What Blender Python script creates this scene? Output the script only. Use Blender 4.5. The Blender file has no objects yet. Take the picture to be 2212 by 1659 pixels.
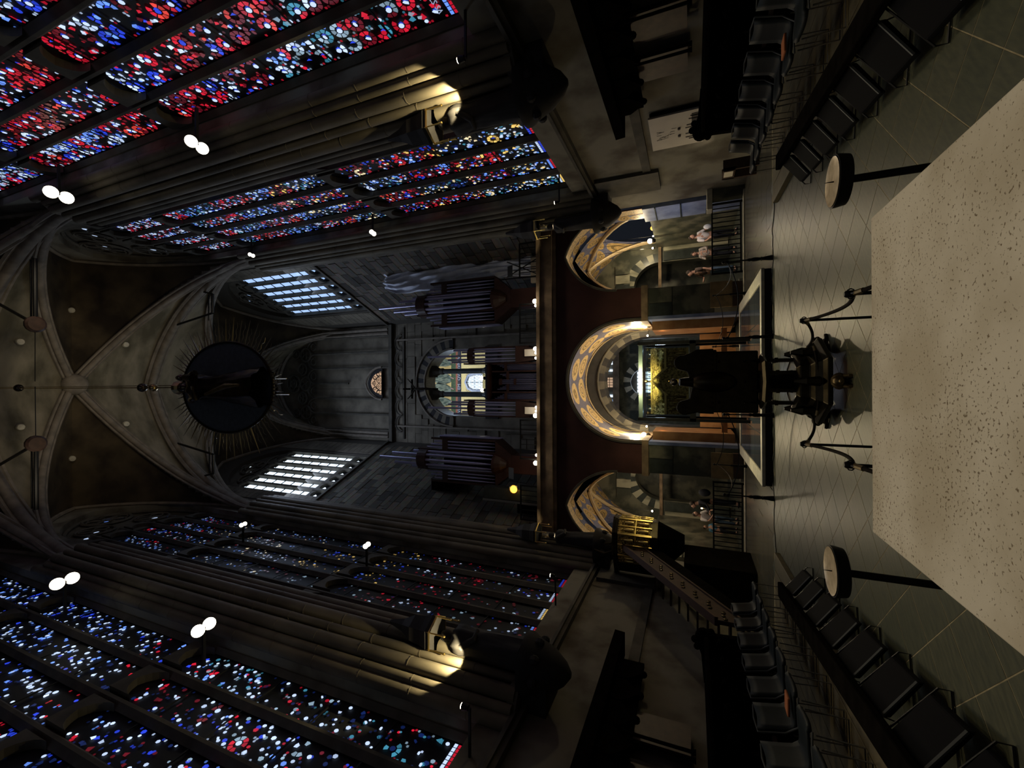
import bpy, bmesh, math, random
import numpy as np
from mathutils import Vector, Matrix, Euler

# ------------------------------------------------------------------ camera, world, exposure
SC = bpy.context.scene
COL = SC.collection
PITCH, ROLL, FPX = math.radians(22.8), math.radians(-0.3), 926.0
CAM = Vector((-0.1, 0.0, 1.65))
FWD = Vector((0, math.cos(PITCH), math.sin(PITCH)))
_R = Vector((1, 0, 0)); _U = _R.cross(FWD)
RGT = math.cos(ROLL) * _R + math.sin(ROLL) * _U
UPV = -math.sin(ROLL) * _R + math.cos(ROLL) * _U
cd = bpy.data.cameras.new('camera'); cam = bpy.data.objects.new('camera', cd); COL.objects.link(cam)
cd.sensor_width = 36.0; cd.lens = FPX / 2212 * 36.0; cd.clip_start = 0.05; cd.clip_end = 300
cx, cy, cz = -UPV, RGT, -FWD          # the photograph is held on its side: picture right is down in the church
cam.matrix_world = Matrix(((cx.x, cy.x, cz.x, CAM.x), (cx.y, cy.y, cz.y, CAM.y), (cx.z, cy.z, cz.z, CAM.z), (0, 0, 0, 1)))
SC.camera = cam
SC.view_settings.view_transform = 'Standard'; SC.view_settings.look = 'None'
SC.view_settings.gamma = 1.0; SC.view_settings.exposure = -0.5; SC.view_settings.use_curve_mapping = False
w = bpy.data.worlds.new('world'); SC.world = w; w.use_nodes = True
w.node_tree.nodes['Background'].inputs[0].default_value = (0.55, 0.65, 0.9, 1)
w.node_tree.nodes['Background'].inputs[1].default_value = 0.02
SC.cycles.max_bounces = 6; SC.cycles.diffuse_bounces = 3; SC.cycles.glossy_bounces = 3
SC.cycles.transmission_bounces = 6; SC.cycles.transparent_max_bounces = 8
SC.cycles.sample_clamp_indirect = 1.5; SC.cycles.use_light_tree = True
SC.cycles.caustics_reflective = False; SC.cycles.caustics_refractive = False

def lamp(kind, name, loc, energy, color, target=None, size=0.1, spot=None, blend=0.5, sy=None):
    d = bpy.data.lights.new(name, kind); d.energy = energy; d.color = color
    if kind == 'AREA':
        d.size = size
        if sy: d.shape = 'RECTANGLE'; d.size_y = sy
    else: d.shadow_soft_size = size
    if kind == 'SPOT': d.spot_size = math.radians(spot); d.spot_blend = blend
    o = bpy.data.objects.new(name, d); COL.objects.link(o); o.location = loc
    if target is not None:
        o.rotation_euler = (Vector(target) - Vector(loc)).to_track_quat('-Z', 'Y').to_euler()
    return o
WARM = (1.0, 0.83, 0.56); DAY = (0.55, 0.70, 1.0); SOFT = (1.0, 0.86, 0.62)
# floodlights on the two front piers, aimed at the altar and the floor before it
for s in (-1, 1):
    lamp('SPOT', 'flood_high', (s*5.75, 7.3, 21.4), 2300, WARM, (s*-0.3, 1.6, 1.0), 0.25, 40, 0.9)
    lamp('SPOT', 'flood_low', (s*5.75, 7.3, 14.0), 900, WARM, (s*-0.5, 2.2, 1.0), 0.2, 50, 0.9)
    lamp('SPOT', 'flood_west_high', (s*5.75, 14.6, 21.6), 520, SOFT, (s*-1.5, 12.5, 0.0), 0.2, 60, 0.9)
    lamp('SPOT', 'flood_west_low', (s*5.75, 14.6, 14.2), 190, SOFT, (s*-1.0, 12.5, 0.0), 0.2, 60, 0.9)
    # up-lights standing at the foot of the shafts
    lamp('SPOT', 'uplight_pier', (s*5.75, 7.75, 6.05), 330, (1, .82, .45), (s*6.2, 8.15, 7.5), 0.02, 96, 0.25)
    lamp('SPOT', 'uplight_pier_west', (s*5.75, 15.1, 6.15), 190, (1, .84, .5), (s*6.2, 15.5, 7.6), 0.02, 96, 0.25)
    # floods also wash the vault above them
    lamp('SPOT', 'vault_wash', (s*5.0, 7.7, 22.2), 520, (1, .85, .62), (s*-1.5, 10.5, 31), 0.2, 75, 1.0)
    lamp('SPOT', 'vault_wash_west', (s*5.2, 14.8, 22.4), 230, (1, .87, .66), (s*-1.5, 13.0, 31), 0.2, 80, 1.0)
# fill light added behind the camera for apse windows that are not built
lamp('AREA', 'apse_fill', (0, -9.5, 13), 90, (0.75, 0.82, 1.0), (0, 12, 9), 9.0, sy=16)
# daylight falling into the octagon and its galleries from its high drum windows
for s in (-1, 1): lamp('AREA', 'cant_window_fill', (s*4.7, 18.2, 24.0), 520 if s < 0 else 170, (.62, .74, 1.0), (s*-1.8, 17.5, 14.5), 3.0, sy=5)  # area lamps added before the canted windows to boost their daylight
lamp('AREA', 'octagon_daylight', (0, 28, 22), 900, DAY, (0, 27, 0), 6.0)

# ------------------------------------------------------------------ materials
M = {}
def mat(name, col, rough=0.7, metal=0.0, var=0.0, scale=3.0, bump=0.0, emit=None, estr=0.0, col2=None, spec=0.4, stretch=None, thr=(0.35, 0.65), detail=6):
    m = bpy.data.materials.new(name); m.use_nodes = True
    nt = m.node_tree; b = nt.nodes['Principled BSDF']
    b.inputs['Base Color'].default_value = (*col, 1); b.inputs['Roughness'].default_value = rough
    b.inputs['Metallic'].default_value = metal; b.inputs['Specular IOR Level'].default_value = spec
    if var or bump or col2:
        tc = nt.nodes.new('ShaderNodeTexCoord'); mp = nt.nodes.new('ShaderNodeMapping')
        if stretch: mp.inputs['Scale'].default_value = stretch
        nt.links.new(tc.outputs['Object'], mp.inputs[0])
        n = nt.nodes.new('ShaderNodeTexNoise'); n.inputs['Scale'].default_value = scale; n.inputs['Detail'].default_value = detail
        nt.links.new(mp.outputs[0], n.inputs[0])
        if var or col2:
            r = nt.nodes.new('ShaderNodeValToRGB')
            c2 = col2 or tuple(c * (1 - var) for c in col)
            r.color_ramp.elements[0].position = thr[0]; r.color_ramp.elements[0].color = (*c2, 1)
            r.color_ramp.elements[1].position = thr[1]; r.color_ramp.elements[1].color = (*col, 1)
            nt.links.new(n.outputs[0], r.inputs[0]); nt.links.new(r.outputs[0], b.inputs['Base Color'])
        if bump:
            bp = nt.nodes.new('ShaderNodeBump'); bp.inputs['Strength'].default_value = bump; bp.inputs['Distance'].default_value = 0.03
            nt.links.new(n.outputs[0], bp.inputs['Height']); nt.links.new(bp.outputs[0], b.inputs['Normal'])
    if emit:
        b.inputs['Emission Color'].default_value = (*emit, 1); b.inputs['Emission Strength'].default_value = estr
    M[name] = m; return m
mat('stone', (.20, .175, .13), .9, var=.45, scale=1.2, bump=.3)
mat('stone_dark', (.10, .09, .07), .9, var=.4, scale=2, bump=.3)
mat('stone_black', (.028, .026, .026), .85, var=.4, scale=3, bump=.2)
mat('plaster', (.19, .175, .135), .92, col2=(.085, .07, .05), scale=.9, bump=.2, thr=(.36, .56))
mat('vault_plaster', (.26, .23, .165), .9, col2=(.10, .09, .06), scale=.55, bump=.15, stretch=(1, 2.2, 1), thr=(.35, .62))
mat('vault_shade', (.10, .075, .042), .92, col2=(.028, .02, .012), scale=.7, bump=.15, thr=(.38, .66))  # shade of the side cells put into a darker plaster colour
mat('rib_stone', (.24, .205, .16), .85, var=.35, scale=2.5, bump=.2)
mat('shaft_stone', (.17, .145, .10), .8, var=.5, scale=1.6, bump=.25, stretch=(1, 1, .5))
mat('red_stone', (.085, .034, .028), .9, var=.5, scale=.8, bump=.2)
mat('cornice_stone', (.26, .18, .11), .75, var=.5, scale=2.5, bump=.2)
mat('marble_green', (.17, .165, .12), .35, col2=(.06, .065, .05), scale=1.7, detail=10, thr=(.42, .6))
mat('marble_blue_lit', (.30, .36, .55), .3, col2=(.16, .20, .36), scale=2.0, detail=10)  # bluish light on the jambs put into the marble colour
mat('marble_white', (.62, .58, .45), .45, var=.25, scale=6)
mat('marble_dark', (.05, .06, .055), .3, var=.4, scale=4)
mat('marble_veined', (.40, .38, .28), .35, col2=(.10, .11, .08), scale=1.4, detail=12, thr=(.38, .52), stretch=(1, 1, .35))
mat('slate', (.062, .066, .044), .42, col2=(.040, .045, .033), scale=2.2, bump=.08, detail=10)
mat('slate_far', (.10, .09, .065), .27, col2=(.065, .062, .05), scale=1.6, bump=.03, stretch=(1, .3, 1))
mat('grout', (.30, .25, .14), .9, var=.4, scale=9)
mat('joint', (.06, .053, .042), .95)
mat('black_wood', (.007, .006, .005), .6, var=.4, scale=6, spec=0.0)
mat('dark_wood', (.05, .026, .017), .5, var=.4, scale=6)
mat('organ_wood', (.05, .020, .013), .45, var=.35, scale=5)
mat('oak', (.28, .20, .10), .6, var=.4, scale=4, stretch=(1, .2, 1))
mat('vinyl_black', (.004, .004, .005), .8, spec=.04)
mat('plank_olive', (.12, .095, .045), .6, var=.35, scale=5)
mat('vinyl', (.010, .014, .015), .55, var=.2, scale=12, spec=.12)
mat('vinyl_edge', (.06, .065, .065), .5, spec=.2)
mat('black_iron', (.012, .012, .012), .45, metal=.6)
mat('steel', (.30, .30, .30), .35, metal=1)
mat('dull_brass', (.16, .12, .06), .4, metal=.9)
mat('pipe_dark', (.20, .20, .30), .35, metal=.8)
mat('pipe_tin', (.50, .50, .70), .30, metal=.75)
mat('gold', (.95, .70, .22), .36, metal=.6, col2=(.20, .12, .03), scale=22, bump=.8, thr=(.34, .6))
mat('gold_edge', (.75, .55, .18), .3, metal=1)
mat('bronze', (.05, .04, .022), .35, metal=.9, var=.4, scale=8)
mat('ray_gilt', (.17, .145, .09), .5, metal=.4, var=.4, scale=5)
mat('statue_gilt', (.13, .105, .07), .22, metal=.9, var=.6, scale=3)
mat('gold_dim', (.50, .34, .09), .34, metal=.9, col2=(.05, .03, .01), scale=26, bump=.8, thr=(.4, .62))
mat('brass', (.50, .38, .16), .3, metal=1, var=.3, scale=6)
mat('pan_brass', (.52, .42, .27), .38, metal=.25, col2=(.36, .28, .17), scale=25)
mat('tarp', (.78, .82, .95), .55, var=.15, scale=3)
mat('disc_blue', (.06, .075, .085), .6, var=.3, scale=8)
mat('skin', (.52, .30, .21), .6); mat('hair', (.035, .022, .015), .7)
mat('shirt_pale', (.75, .70, .68), .85, var=.1, scale=9); mat('shirt_check', (.55, .50, .45), .85, col2=(.2, .16, .14), scale=20)
mat('cloth_dark', (.02, .022, .03), .85, var=.3, scale=8); mat('cloth_brown', (.10, .07, .055), .85); mat('cap_blue', (.08, .22, .34), .8)
mat('denim', (.10, .16, .24), .85, var=.3, scale=8); mat('bag_white', (.7, .72, .74), .6)
mat('rope_red', (.018, .015, .012), .9, var=.4, scale=40, spec=.05)
mat('paper', (.62, .55, .45), .7, var=.08, scale=3); mat('ink', (.05, .04, .035), .8); mat('orange_lit', (.42, .13, .04), .8); mat('beige_cloth', (.4, .34, .27), .8)
mat('lit_stone', (.40, .22, .10), .8, col2=(.28, .13, .05), scale=2.5)  # orange lamplight put into the stone colour
mat('lead', (.010, .011, .012), .7)
def emis(name, col, st): return mat(name, (.02, .02, .02), .5, emit=col, estr=st)
emis('lamp_hot', (1, .9, .68), 12); emis('lamp_small', (1, .88, .66), 12); emis('lamp_orange', (1, .42, .05), 4.5)
emis('day_pane', (.42, .62, 1.0), 1.5); emis('day_white', (.72, .86, 1.0), 2.6); emis('pane_warm', (.95, .62, .4), .75)
emis('text_glass', (.5, .62, .9), .8); emis('red_glass', (1, .06, .05), .8); emis('blue_glass', (.03, .14, 1), .8); emis('candle', (1, .5, .25), 12)

def glass_mat():
    m = bpy.data.materials.new('stained_glass'); m.use_nodes = True; nt = m.node_tree
    b = nt.nodes['Principled BSDF']; b.inputs['Base Color'].default_value = (.01, .01, .015, 1); b.inputs['Roughness'].default_value = .4
    a = nt.nodes.new('ShaderNodeAttribute'); a.attribute_name = 'Col'
    nt.links.new(a.outputs['Color'], b.inputs['Emission Color']); b.inputs['Emission Strength'].default_value = 1.55
    M['stained_glass'] = m
glass_mat()
def brick_mat():
    m = bpy.data.materials.new('ashlar'); m.use_nodes = True; nt = m.node_tree; b = nt.nodes['Principled BSDF']
    b.inputs['Roughness'].default_value = .92
    oi = nt.nodes.new('ShaderNodeObjectInfo'); r = nt.nodes.new('ShaderNodeValToRGB')
    r.color_ramp.elements[0].color = (.055, .047, .035, 1); r.color_ramp.elements[1].color = (.26, .215, .155, 1)
    e = r.color_ramp.elements.new(.5); e.color = (.155, .135, .105, 1)
    n = nt.nodes.new('ShaderNodeTexNoise'); n.inputs['Scale'].default_value = 2.5; n.inputs['Detail'].default_value = 8
    tc = nt.nodes.new('ShaderNodeTexCoord'); nt.links.new(tc.outputs['Object'], n.inputs[0])
    mx = nt.nodes.new('ShaderNodeMix'); mx.data_type = 'RGBA'; mx.blend_type = 'MULTIPLY'; mx.inputs[0].default_value = .8
    nt.links.new(oi.outputs['Random'], r.inputs[0]); nt.links.new(r.outputs[0], mx.inputs[6]); nt.links.new(n.outputs[1], mx.inputs[7])
    nt.links.new(mx.outputs[2], b.inputs['Base Color'])
    bp = nt.nodes.new('ShaderNodeBump'); bp.inputs['Strength'].default_value = .4; bp.inputs['Distance'].default_value = .03
    nt.links.new(n.outputs[0], bp.inputs['Height']); nt.links.new(bp.outputs[0], b.inputs['Normal']); M['ashlar'] = m
brick_mat()
def tile_mat():
    m = bpy.data.materials.new('slate_tile'); m.use_nodes = True; nt = m.node_tree; b = nt.nodes['Principled BSDF']
    b.inputs['Roughness'].default_value = .42
    oi = nt.nodes.new('ShaderNodeObjectInfo'); r = nt.nodes.new('ShaderNodeValToRGB')
    r.color_ramp.elements[0].color = (.044, .052, .031, 1); r.color_ramp.elements[1].color = (.054, .060, .036, 1)
    n = nt.nodes.new('ShaderNodeTexNoise'); n.inputs['Scale'].default_value = 3; n.inputs['Detail'].default_value = 12
    tc = nt.nodes.new('ShaderNodeTexCoord'); mp = nt.nodes.new('ShaderNodeMapping'); mp.inputs['Scale'].default_value = (1, 4, 1)
    nt.links.new(tc.outputs['Object'], mp.inputs[0]); nt.links.new(mp.outputs[0], n.inputs[0])
    r2 = nt.nodes.new('ShaderNodeValToRGB'); r2.color_ramp.elements[0].position = .3; r2.color_ramp.elements[0].color = (.7, .7, .7, 1)
    r2.color_ramp.elements[1].position = .75; r2.color_ramp.elements[1].color = (1.5, 1.35, 1.2, 1)
    mx = nt.nodes.new('ShaderNodeMix'); mx.data_type = 'RGBA'; mx.blend_type = 'MULTIPLY'; mx.inputs[0].default_value = 1
    nt.links.new(oi.outputs['Random'], r.inputs[0]); nt.links.new(n.outputs[0], r2.inputs[0])
    nt.links.new(r.outputs[0], mx.inputs[6]); nt.links.new(r2.outputs[0], mx.inputs[7]); nt.links.new(mx.outputs[2], b.inputs['Base Color'])
    bp = nt.nodes.new('ShaderNodeBump'); bp.inputs['Strength'].default_value = .12; bp.inputs['Distance'].default_value = .01
    nt.links.new(n.outputs[0], bp.inputs['Height']); nt.links.new(bp.outputs[0], b.inputs['Normal']); M['slate_tile'] = m
tile_mat()
def travertine():
    m = bpy.data.materials.new('travertine'); m.use_nodes = True; nt = m.node_tree; b = nt.nodes['Principled BSDF']
    b.inputs['Roughness'].default_value = .75
    tc = nt.nodes.new('ShaderNodeTexCoord')
    n = nt.nodes.new('ShaderNodeTexNoise'); n.inputs['Scale'].default_value = 3.5; n.inputs['Detail'].default_value = 6
    nt.links.new(tc.outputs['Object'], n.inputs[0])
    r = nt.nodes.new('ShaderNodeValToRGB'); r.color_ramp.elements[0].position = .35; r.color_ramp.elements[0].color = (.47, .41, .29, 1)
    r.color_ramp.elements[1].position = .6; r.color_ramp.elements[1].color = (.62, .565, .44, 1); nt.links.new(n.outputs[0], r.inputs[0])
    p = nt.nodes.new('ShaderNodeTexNoise'); p.inputs['Scale'].default_value = 105; p.inputs['Detail'].default_value = 3
    nt.links.new(tc.outputs['Object'], p.inputs[0])
    c = nt.nodes.new('ShaderNodeTexNoise'); c.inputs['Scale'].default_value = 2.2; c.inputs['Detail'].default_value = 3; nt.links.new(tc.outputs['Object'], c.inputs[0])
    ad = nt.nodes.new('ShaderNodeMath'); ad.operation = 'MULTIPLY_ADD'; ad.inputs[1].default_value = .22
    nt.links.new(c.outputs[0], ad.inputs[0]); nt.links.new(p.outputs[0], ad.inputs[2])
    pr = nt.nodes.new('ShaderNodeValToRGB'); pr.color_ramp.elements[0].position = .715; pr.color_ramp.elements[0].color = (0, 0, 0, 1)
    pr.color_ramp.elements[1].position = .80; pr.color_ramp.elements[1].color = (1, 1, 1, 1); nt.links.new(ad.outputs[0], pr.inputs[0])
    mx = nt.nodes.new('ShaderNodeMix'); mx.data_type = 'RGBA'; nt.links.new(pr.outputs[0], mx.inputs[0]); nt.links.new(r.outputs[0], mx.inputs[6])
    mx.inputs[7].default_value = (.17, .12, .06, 1); nt.links.new(mx.outputs[2], b.inputs['Base Color'])
    bp = nt.nodes.new('ShaderNodeBump'); bp.invert = True; bp.inputs['Strength'].default_value = .5; bp.inputs['Distance'].default_value = .004
    nt.links.new(pr.outputs[0], bp.inputs['Height']); nt.links.new(bp.outputs[0], b.inputs['Normal']); M['travertine'] = m
travertine()
def mosaic(name, ground, fig, cell=1.3, ring=.42, dark=(.02, .03, .09)):
    """small glass cubes: round medallions of gold on a blue ground"""
    m = bpy.data.materials.new(name); m.use_nodes = True; nt = m.node_tree; b = nt.nodes['Principled BSDF']
    b.inputs['Roughness'].default_value = .38; b.inputs['Metallic'].default_value = .12
    tc = nt.nodes.new('ShaderNodeTexCoord')
    v = nt.nodes.new('ShaderNodeTexVoronoi'); v.inputs['Scale'].default_value = cell; v.inputs['Randomness'].default_value = .25
    nt.links.new(tc.outputs['UV'], v.inputs['Vector'])
    r = nt.nodes.new('ShaderNodeValToRGB'); cr = r.color_ramp; cr.interpolation = 'CONSTANT'
    cr.elements[0].position = 0; cr.elements[0].color = (*fig, 1); cr.elements[1].position = .12; cr.elements[1].color = (*dark, 1)
    for p, c in ((.16, fig), (.24, tuple(x*.45 for x in fig)), (.30, fig), (ring, ground)):
        e = cr.elements.new(p); e.color = (*c, 1)
    nt.links.new(v.outputs['Distance'], r.inputs[0])
    n = nt.nodes.new('ShaderNodeTexVoronoi'); n.inputs['Scale'].default_value = 38; nt.links.new(tc.outputs['UV'], n.inputs['Vector'])
    r2 = nt.nodes.new('ShaderNodeValToRGB'); r2.color_ramp.elements[0].color = (.45, .42, .4, 1); r2.color_ramp.elements[1].color = (1.3, 1.2, 1.1, 1)
    nt.links.new(n.outputs['Color'], r2.inputs[0])
    mx = nt.nodes.new('ShaderNodeMix'); mx.data_type = 'RGBA'; mx.blend_type = 'MULTIPLY'; mx.inputs[0].default_value = 1
    nt.links.new(r.outputs[0], mx.inputs[6]); nt.links.new(r2.outputs[0], mx.inputs[7]); nt.links.new(mx.outputs[2], b.inputs['Base Color']); M[name] = m
mosaic('mosaic_blue', (.17, .19, .33), (.62, .45, .2), 1.7, .45)
mosaic('mosaic_gold', (.20, .20, .27), (.80, .60, .30), .85, .46, (.10, .09, .14))
mosaic('mosaic_rim', (.70, .55, .32), (.75, .62, .42), 5.0, .4, (.08, .06, .05))
def clear_glass():
    m = bpy.data.materials.new('clear_glass'); m.use_nodes = True; nt = m.node_tree; nt.nodes.clear()
    o = nt.nodes.new('ShaderNodeOutputMaterial'); t = nt.nodes.new('ShaderNodeBsdfTransparent'); t.inputs[0].default_value = (.93, .96, .95, 1)
    g = nt.nodes.new('ShaderNodeBsdfGlossy'); g.inputs['Roughness'].default_value = .03
    f = nt.nodes.new('ShaderNodeFresnel'); f.inputs[0].default_value = 1.5
    mx = nt.nodes.new('ShaderNodeMixShader'); nt.links.new(f.outputs[0], mx.inputs[0]); nt.links.new(t.outputs[0], mx.inputs[1]); nt.links.new(g.outputs[0], mx.inputs[2])
    nt.links.new(mx.outputs[0], o.inputs[0]); M['clear_glass'] = m
clear_glass()
mat('glass_slab', (.08, .11, .10), .25, spec=.8)
mat('glass_floor', (.05, .065, .085), .12, spec=.9, var=.2, scale=3)

# ------------------------------------------------------------------ mesh helpers
class MB:
    def __init__(s, T=None): s.v = []; s.f = []; s.T = T; s.col = []; s.uv = None
    def add(s, vs, fs, c=None):
        o = len(s.v)
        if s.T: vs = [s.T(*v) for v in vs]
        s.v += [tuple(v) for v in vs]; s.f += [tuple(i + o for i in f) for f in fs]
        if c is not None: s.col += [c] * len(fs)
    def box(s, x0, x1, y0, y1, z0, z1):
        s.add([(x, y, z) for x in (x0, x1) for y in (y0, y1) for z in (z0, z1)], [(0, 1, 3, 2), (4, 6, 7, 5), (0, 4, 5, 1), (2, 3, 7, 6), (0, 2, 6, 4), (1, 5, 7, 3)])
        return s
    def hexa(s, b4, t4): s.add(list(b4) + list(t4), [(0, 3, 2, 1), (4, 5, 6, 7), (0, 1, 5, 4), (1, 2, 6, 5), (2, 3, 7, 6), (3, 0, 4, 7)]); return s
    def cyl(s, p0, p1, r0, r1=None, n=10):
        r1 = r0 if r1 is None else r1
        p0, p1 = Vector(p0), Vector(p1); d = (p1 - p0).normalized()
        a = d.orthogonal().normalized(); b = d.cross(a)
        vs = [p + (a * math.cos(t) + b * math.sin(t)) * r for p, r in ((p0, r0), (p1, r1)) for t in (2 * math.pi * k / n for k in range(n))]
        s.add(vs, [(k, (k + 1) % n, n + (k + 1) % n, n + k) for k in range(n)] + [tuple(range(n - 1, -1, -1)), tuple(range(n, 2 * n))]); return s
    def tube(s, pts, r, n=6, up=None):
        pts = [Vector(p) for p in pts]; rs = r if isinstance(r, (list, tuple)) else [r] * len(pts)
        vs = []; a = None
        for i, p in enumerate(pts):
            d = (pts[min(i + 1, len(pts) - 1)] - pts[max(i - 1, 0)])
            d = d.normalized() if d.length > 1e-9 else Vector((0, 0, 1))
            a = d.orthogonal().normalized() if a is None else (a - d * a.dot(d)).normalized()
            b = d.cross(a)
            vs += [p + (a * math.cos(2 * math.pi * k / n) + b * math.sin(2 * math.pi * k / n)) * rs[i] for k in range(n)]
        fs = [(i * n + k, i * n + (k + 1) % n, (i + 1) * n + (k + 1) % n, (i + 1) * n + k) for i in range(len(pts) - 1) for k in range(n)]
        s.add(vs, fs + [tuple(range(n - 1, -1, -1)), tuple(range(len(vs) - n, len(vs)))]); return s
    def lathe(s, prof, o=(0, 0, 0), n=14):
        vs = [(o[0] + r * math.cos(2 * math.pi * k / n), o[1] + r * math.sin(2 * math.pi * k / n), o[2] + z) for r, z in prof for k in range(n)]
        m = len(prof)
        s.add(vs, [(i * n + k, i * n + (k + 1) % n, (i + 1) * n + (k + 1) % n, (i + 1) * n + k) for i in range(m - 1) for k in range(n)] + [tuple(range(n - 1, -1, -1)), tuple(range((m - 1) * n, m * n))]); return s
    def ball(s, c, r, n=10, m=6, sc=(1, 1, 1)):
        prof = [(max(math.sin(math.pi * i / m), .02) * r, -math.cos(math.pi * i / m) * r) for i in range(m + 1)]
        vs = [(c[0] + q * math.cos(2 * math.pi * k / n) * sc[0], c[1] + q * math.sin(2 * math.pi * k / n) * sc[1], c[2] + z * sc[2]) for q, z in prof for k in range(n)]
        s.add(vs, [(i * n + k, i * n + (k + 1) % n, (i + 1) * n + (k + 1) % n, (i + 1) * n + k) for i in range(m) for k in range(n)] + [tuple(range(n - 1, -1, -1)), tuple(range(m * n, m * n + n))]); return s
    def prism(s, poly, vec):
        n = len(poly); vec = Vector(vec); vs = [Vector(p) for p in poly]; vs += [p + vec for p in vs]
        s.add(vs, [tuple(range(n - 1, -1, -1)), tuple(range(n, 2 * n))] + [(k, (k + 1) % n, n + (k + 1) % n, n + k) for k in range(n)]); return s
    def grid(s, rows, uvs=None):
        m, n = len(rows), len(rows[0])
        s.add([p for r in rows for p in r], [(i * n + k, i * n + k + 1, (i + 1) * n + k + 1, (i + 1) * n + k) for i in range(m - 1) for k in range(n - 1)])
        if uvs: s.uv = (s.uv or []) + [u for r in uvs for u in r]
        return s
    def build(s, name, m, parent=None, smooth=None, kind=None, solid=True, bevel=0):
        me = bpy.data.meshes.new(name)
        off = Vector((0, 0, 0)); p = parent
        while p is not None: off += p.location; p = p.parent
        me.from_pydata([tuple(Vector(v) - off) for v in s.v], [], s.f)
        if solid:
            bm = bmesh.new(); bm.from_mesh(me); bmesh.ops.recalc_face_normals(bm, faces=bm.faces); bm.to_mesh(me); bm.free()
        if s.col and len(s.col) == len(me.polygons):
            a = me.color_attributes.new('Col', 'FLOAT_COLOR', 'CORNER'); arr = []
            for pl, c in zip(me.polygons, s.col): arr += [*c, 1.0] * pl.loop_total
            a.data.foreach_set('color', arr)
        if s.uv:
            ul = me.uv_layers.new(name='UVMap'); vi = np.empty(len(me.loops), dtype=np.int32); me.loops.foreach_get('vertex_index', vi)
            ul.data.foreach_set('uv', np.array(s.uv, dtype=np.float32)[vi].ravel())
        me.materials.append(M[m])
        if smooth:
            me.polygons.foreach_set('use_smooth', [True] * len(me.polygons)); me.set_sharp_from_angle(angle=math.radians(smooth))
        o = bpy.data.objects.new(name, me); COL.objects.link(o)
        if parent is not None: o.parent = parent
        if kind: o['kind'] = kind
        if bevel:
            b = o.modifiers.new('b', 'BEVEL'); b.width = bevel; b.segments = 2; b.limit_method = 'ANGLE'
        return o
def piece(mb, name, m, parent):
    o = mb.build(name, m); o.parent = parent; return o
def tag(o, label, cat, group=None):
    o['label'] = label; o['category'] = cat
    if group: o['group'] = group
    return o
def thing(name, label, cat, loc=(0, 0, 0), group=None):
    o = bpy.data.objects.new(name, None); COL.objects.link(o); o.location = loc; o.empty_display_size = .2
    return tag(o, label, cat, group)
def struct(name, loc=(0, 0, 0)):
    o = bpy.data.objects.new(name, None); COL.objects.link(o); o.location = loc; o['kind'] = 'structure'; return o
def copy_tree(o, parent=None):
    c = o.copy(); COL.objects.link(c); c.parent = parent
    for ch in list(o.children): copy_tree(ch, c)
    return c
def ray(px, py): return FWD + UPV * (1106 - px) / FPX + RGT * (829.5 - py) / FPX
def atY(px, py, Y): r = ray(px, py); return CAM + r * (Y / r.y)
def atX(px, py, X): r = ray(px, py); return CAM + r * ((X - CAM.x) / r.x)
def atZ(px, py, Z): r = ray(px, py); return CAM + r * ((Z - CAM.z) / r.z)
def arch_pts(w, h, n=12):
    """half-width w, rise h: points from the left springer over the crown to the right one"""
    R = (h * h + w * w) / (2 * w); xc = w - R
    out = []
    a0, a1 = 0.0, math.atan2(h, -xc)
    right = [(xc + R * math.cos(a0 + (a1 - a0) * k / n), R * math.sin(a0 + (a1 - a0) * k / n)) for k in range(n + 1)]
    right[-1] = (0.0, h)
    return [(-x, z) for x, z in right] + [(x, z) for x, z in reversed(right[:-1])]
def archn(t, w=6.6, h=9.6):
    t = min(abs(t), 1.0) * w; R = (h * h + w * w) / (2 * w); xc = w - R
    return math.sqrt(max(R * R - (t - xc) ** 2, 0))
RND = random.Random(7)
def text(name, body, size, m, parent, mtx, extr=.004):
    c = bpy.data.curves.new(name, 'FONT'); c.body = body; c.size = size; c.extrude = extr; c.resolution_u = 2
    c.materials.append(M[m]); o = bpy.data.objects.new(name, c); COL.objects.link(o)
    off = Vector((0, 0, 0)); p = parent
    while p is not None: off += p.location; p = p.parent
    mm = mtx.copy(); mm.translation = mm.translation - off
    if parent is not None: o.parent = parent
    o.matrix_local = mm; return o

# ================================================================== LARGE STRUCTURE
def TS(s): return lambda u, d, z: (s * (6.6 + d), u, z)
LC = math.hypot(2.7, 6.7)
def TC(s): return lambda u, d, z: (s * (6.6 - 2.7 / LC * u + 6.7 / LC * d), 16.8 + 6.7 / LC * u + 2.7 / LC * d, z)
def wall_mesh(T, u0, u1, z0, z1, th, ops):
    m = MB(T); u = u0
    for uc, hw, zs, zp, za in ops:
        m.box(u, uc - hw, 0, th, z0, z1)
        if zs > z0 + .01: m.box(uc - hw, uc + hw, 0, th, z0, zs)
        P = arch_pts(hw, za - zp, 10)
        for a, b in zip(P[:-1], P[1:]):
            q = [(uc + a[0], 0, zp + a[1]), (uc + b[0], 0, zp + b[1]), (uc + b[0], th, zp + b[1]), (uc + a[0], th, zp + a[1])]
            m.hexa(q, [(x, d, z1) for x, d, _ in q])
        u = uc + hw
    m.box(u, u1, 0, th, z0, z1); return m
W1 = (4.72, 2.6, 5.5, 26.0, 30.4); W2 = (12.15, 2.65, 5.5, 26.0, 30.4); W0 = (-2.2, 2.4, 5.5, 24.6, 30.2)
WC = (3.1, 2.2, 20.5, 27.2, 30.0)
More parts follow.
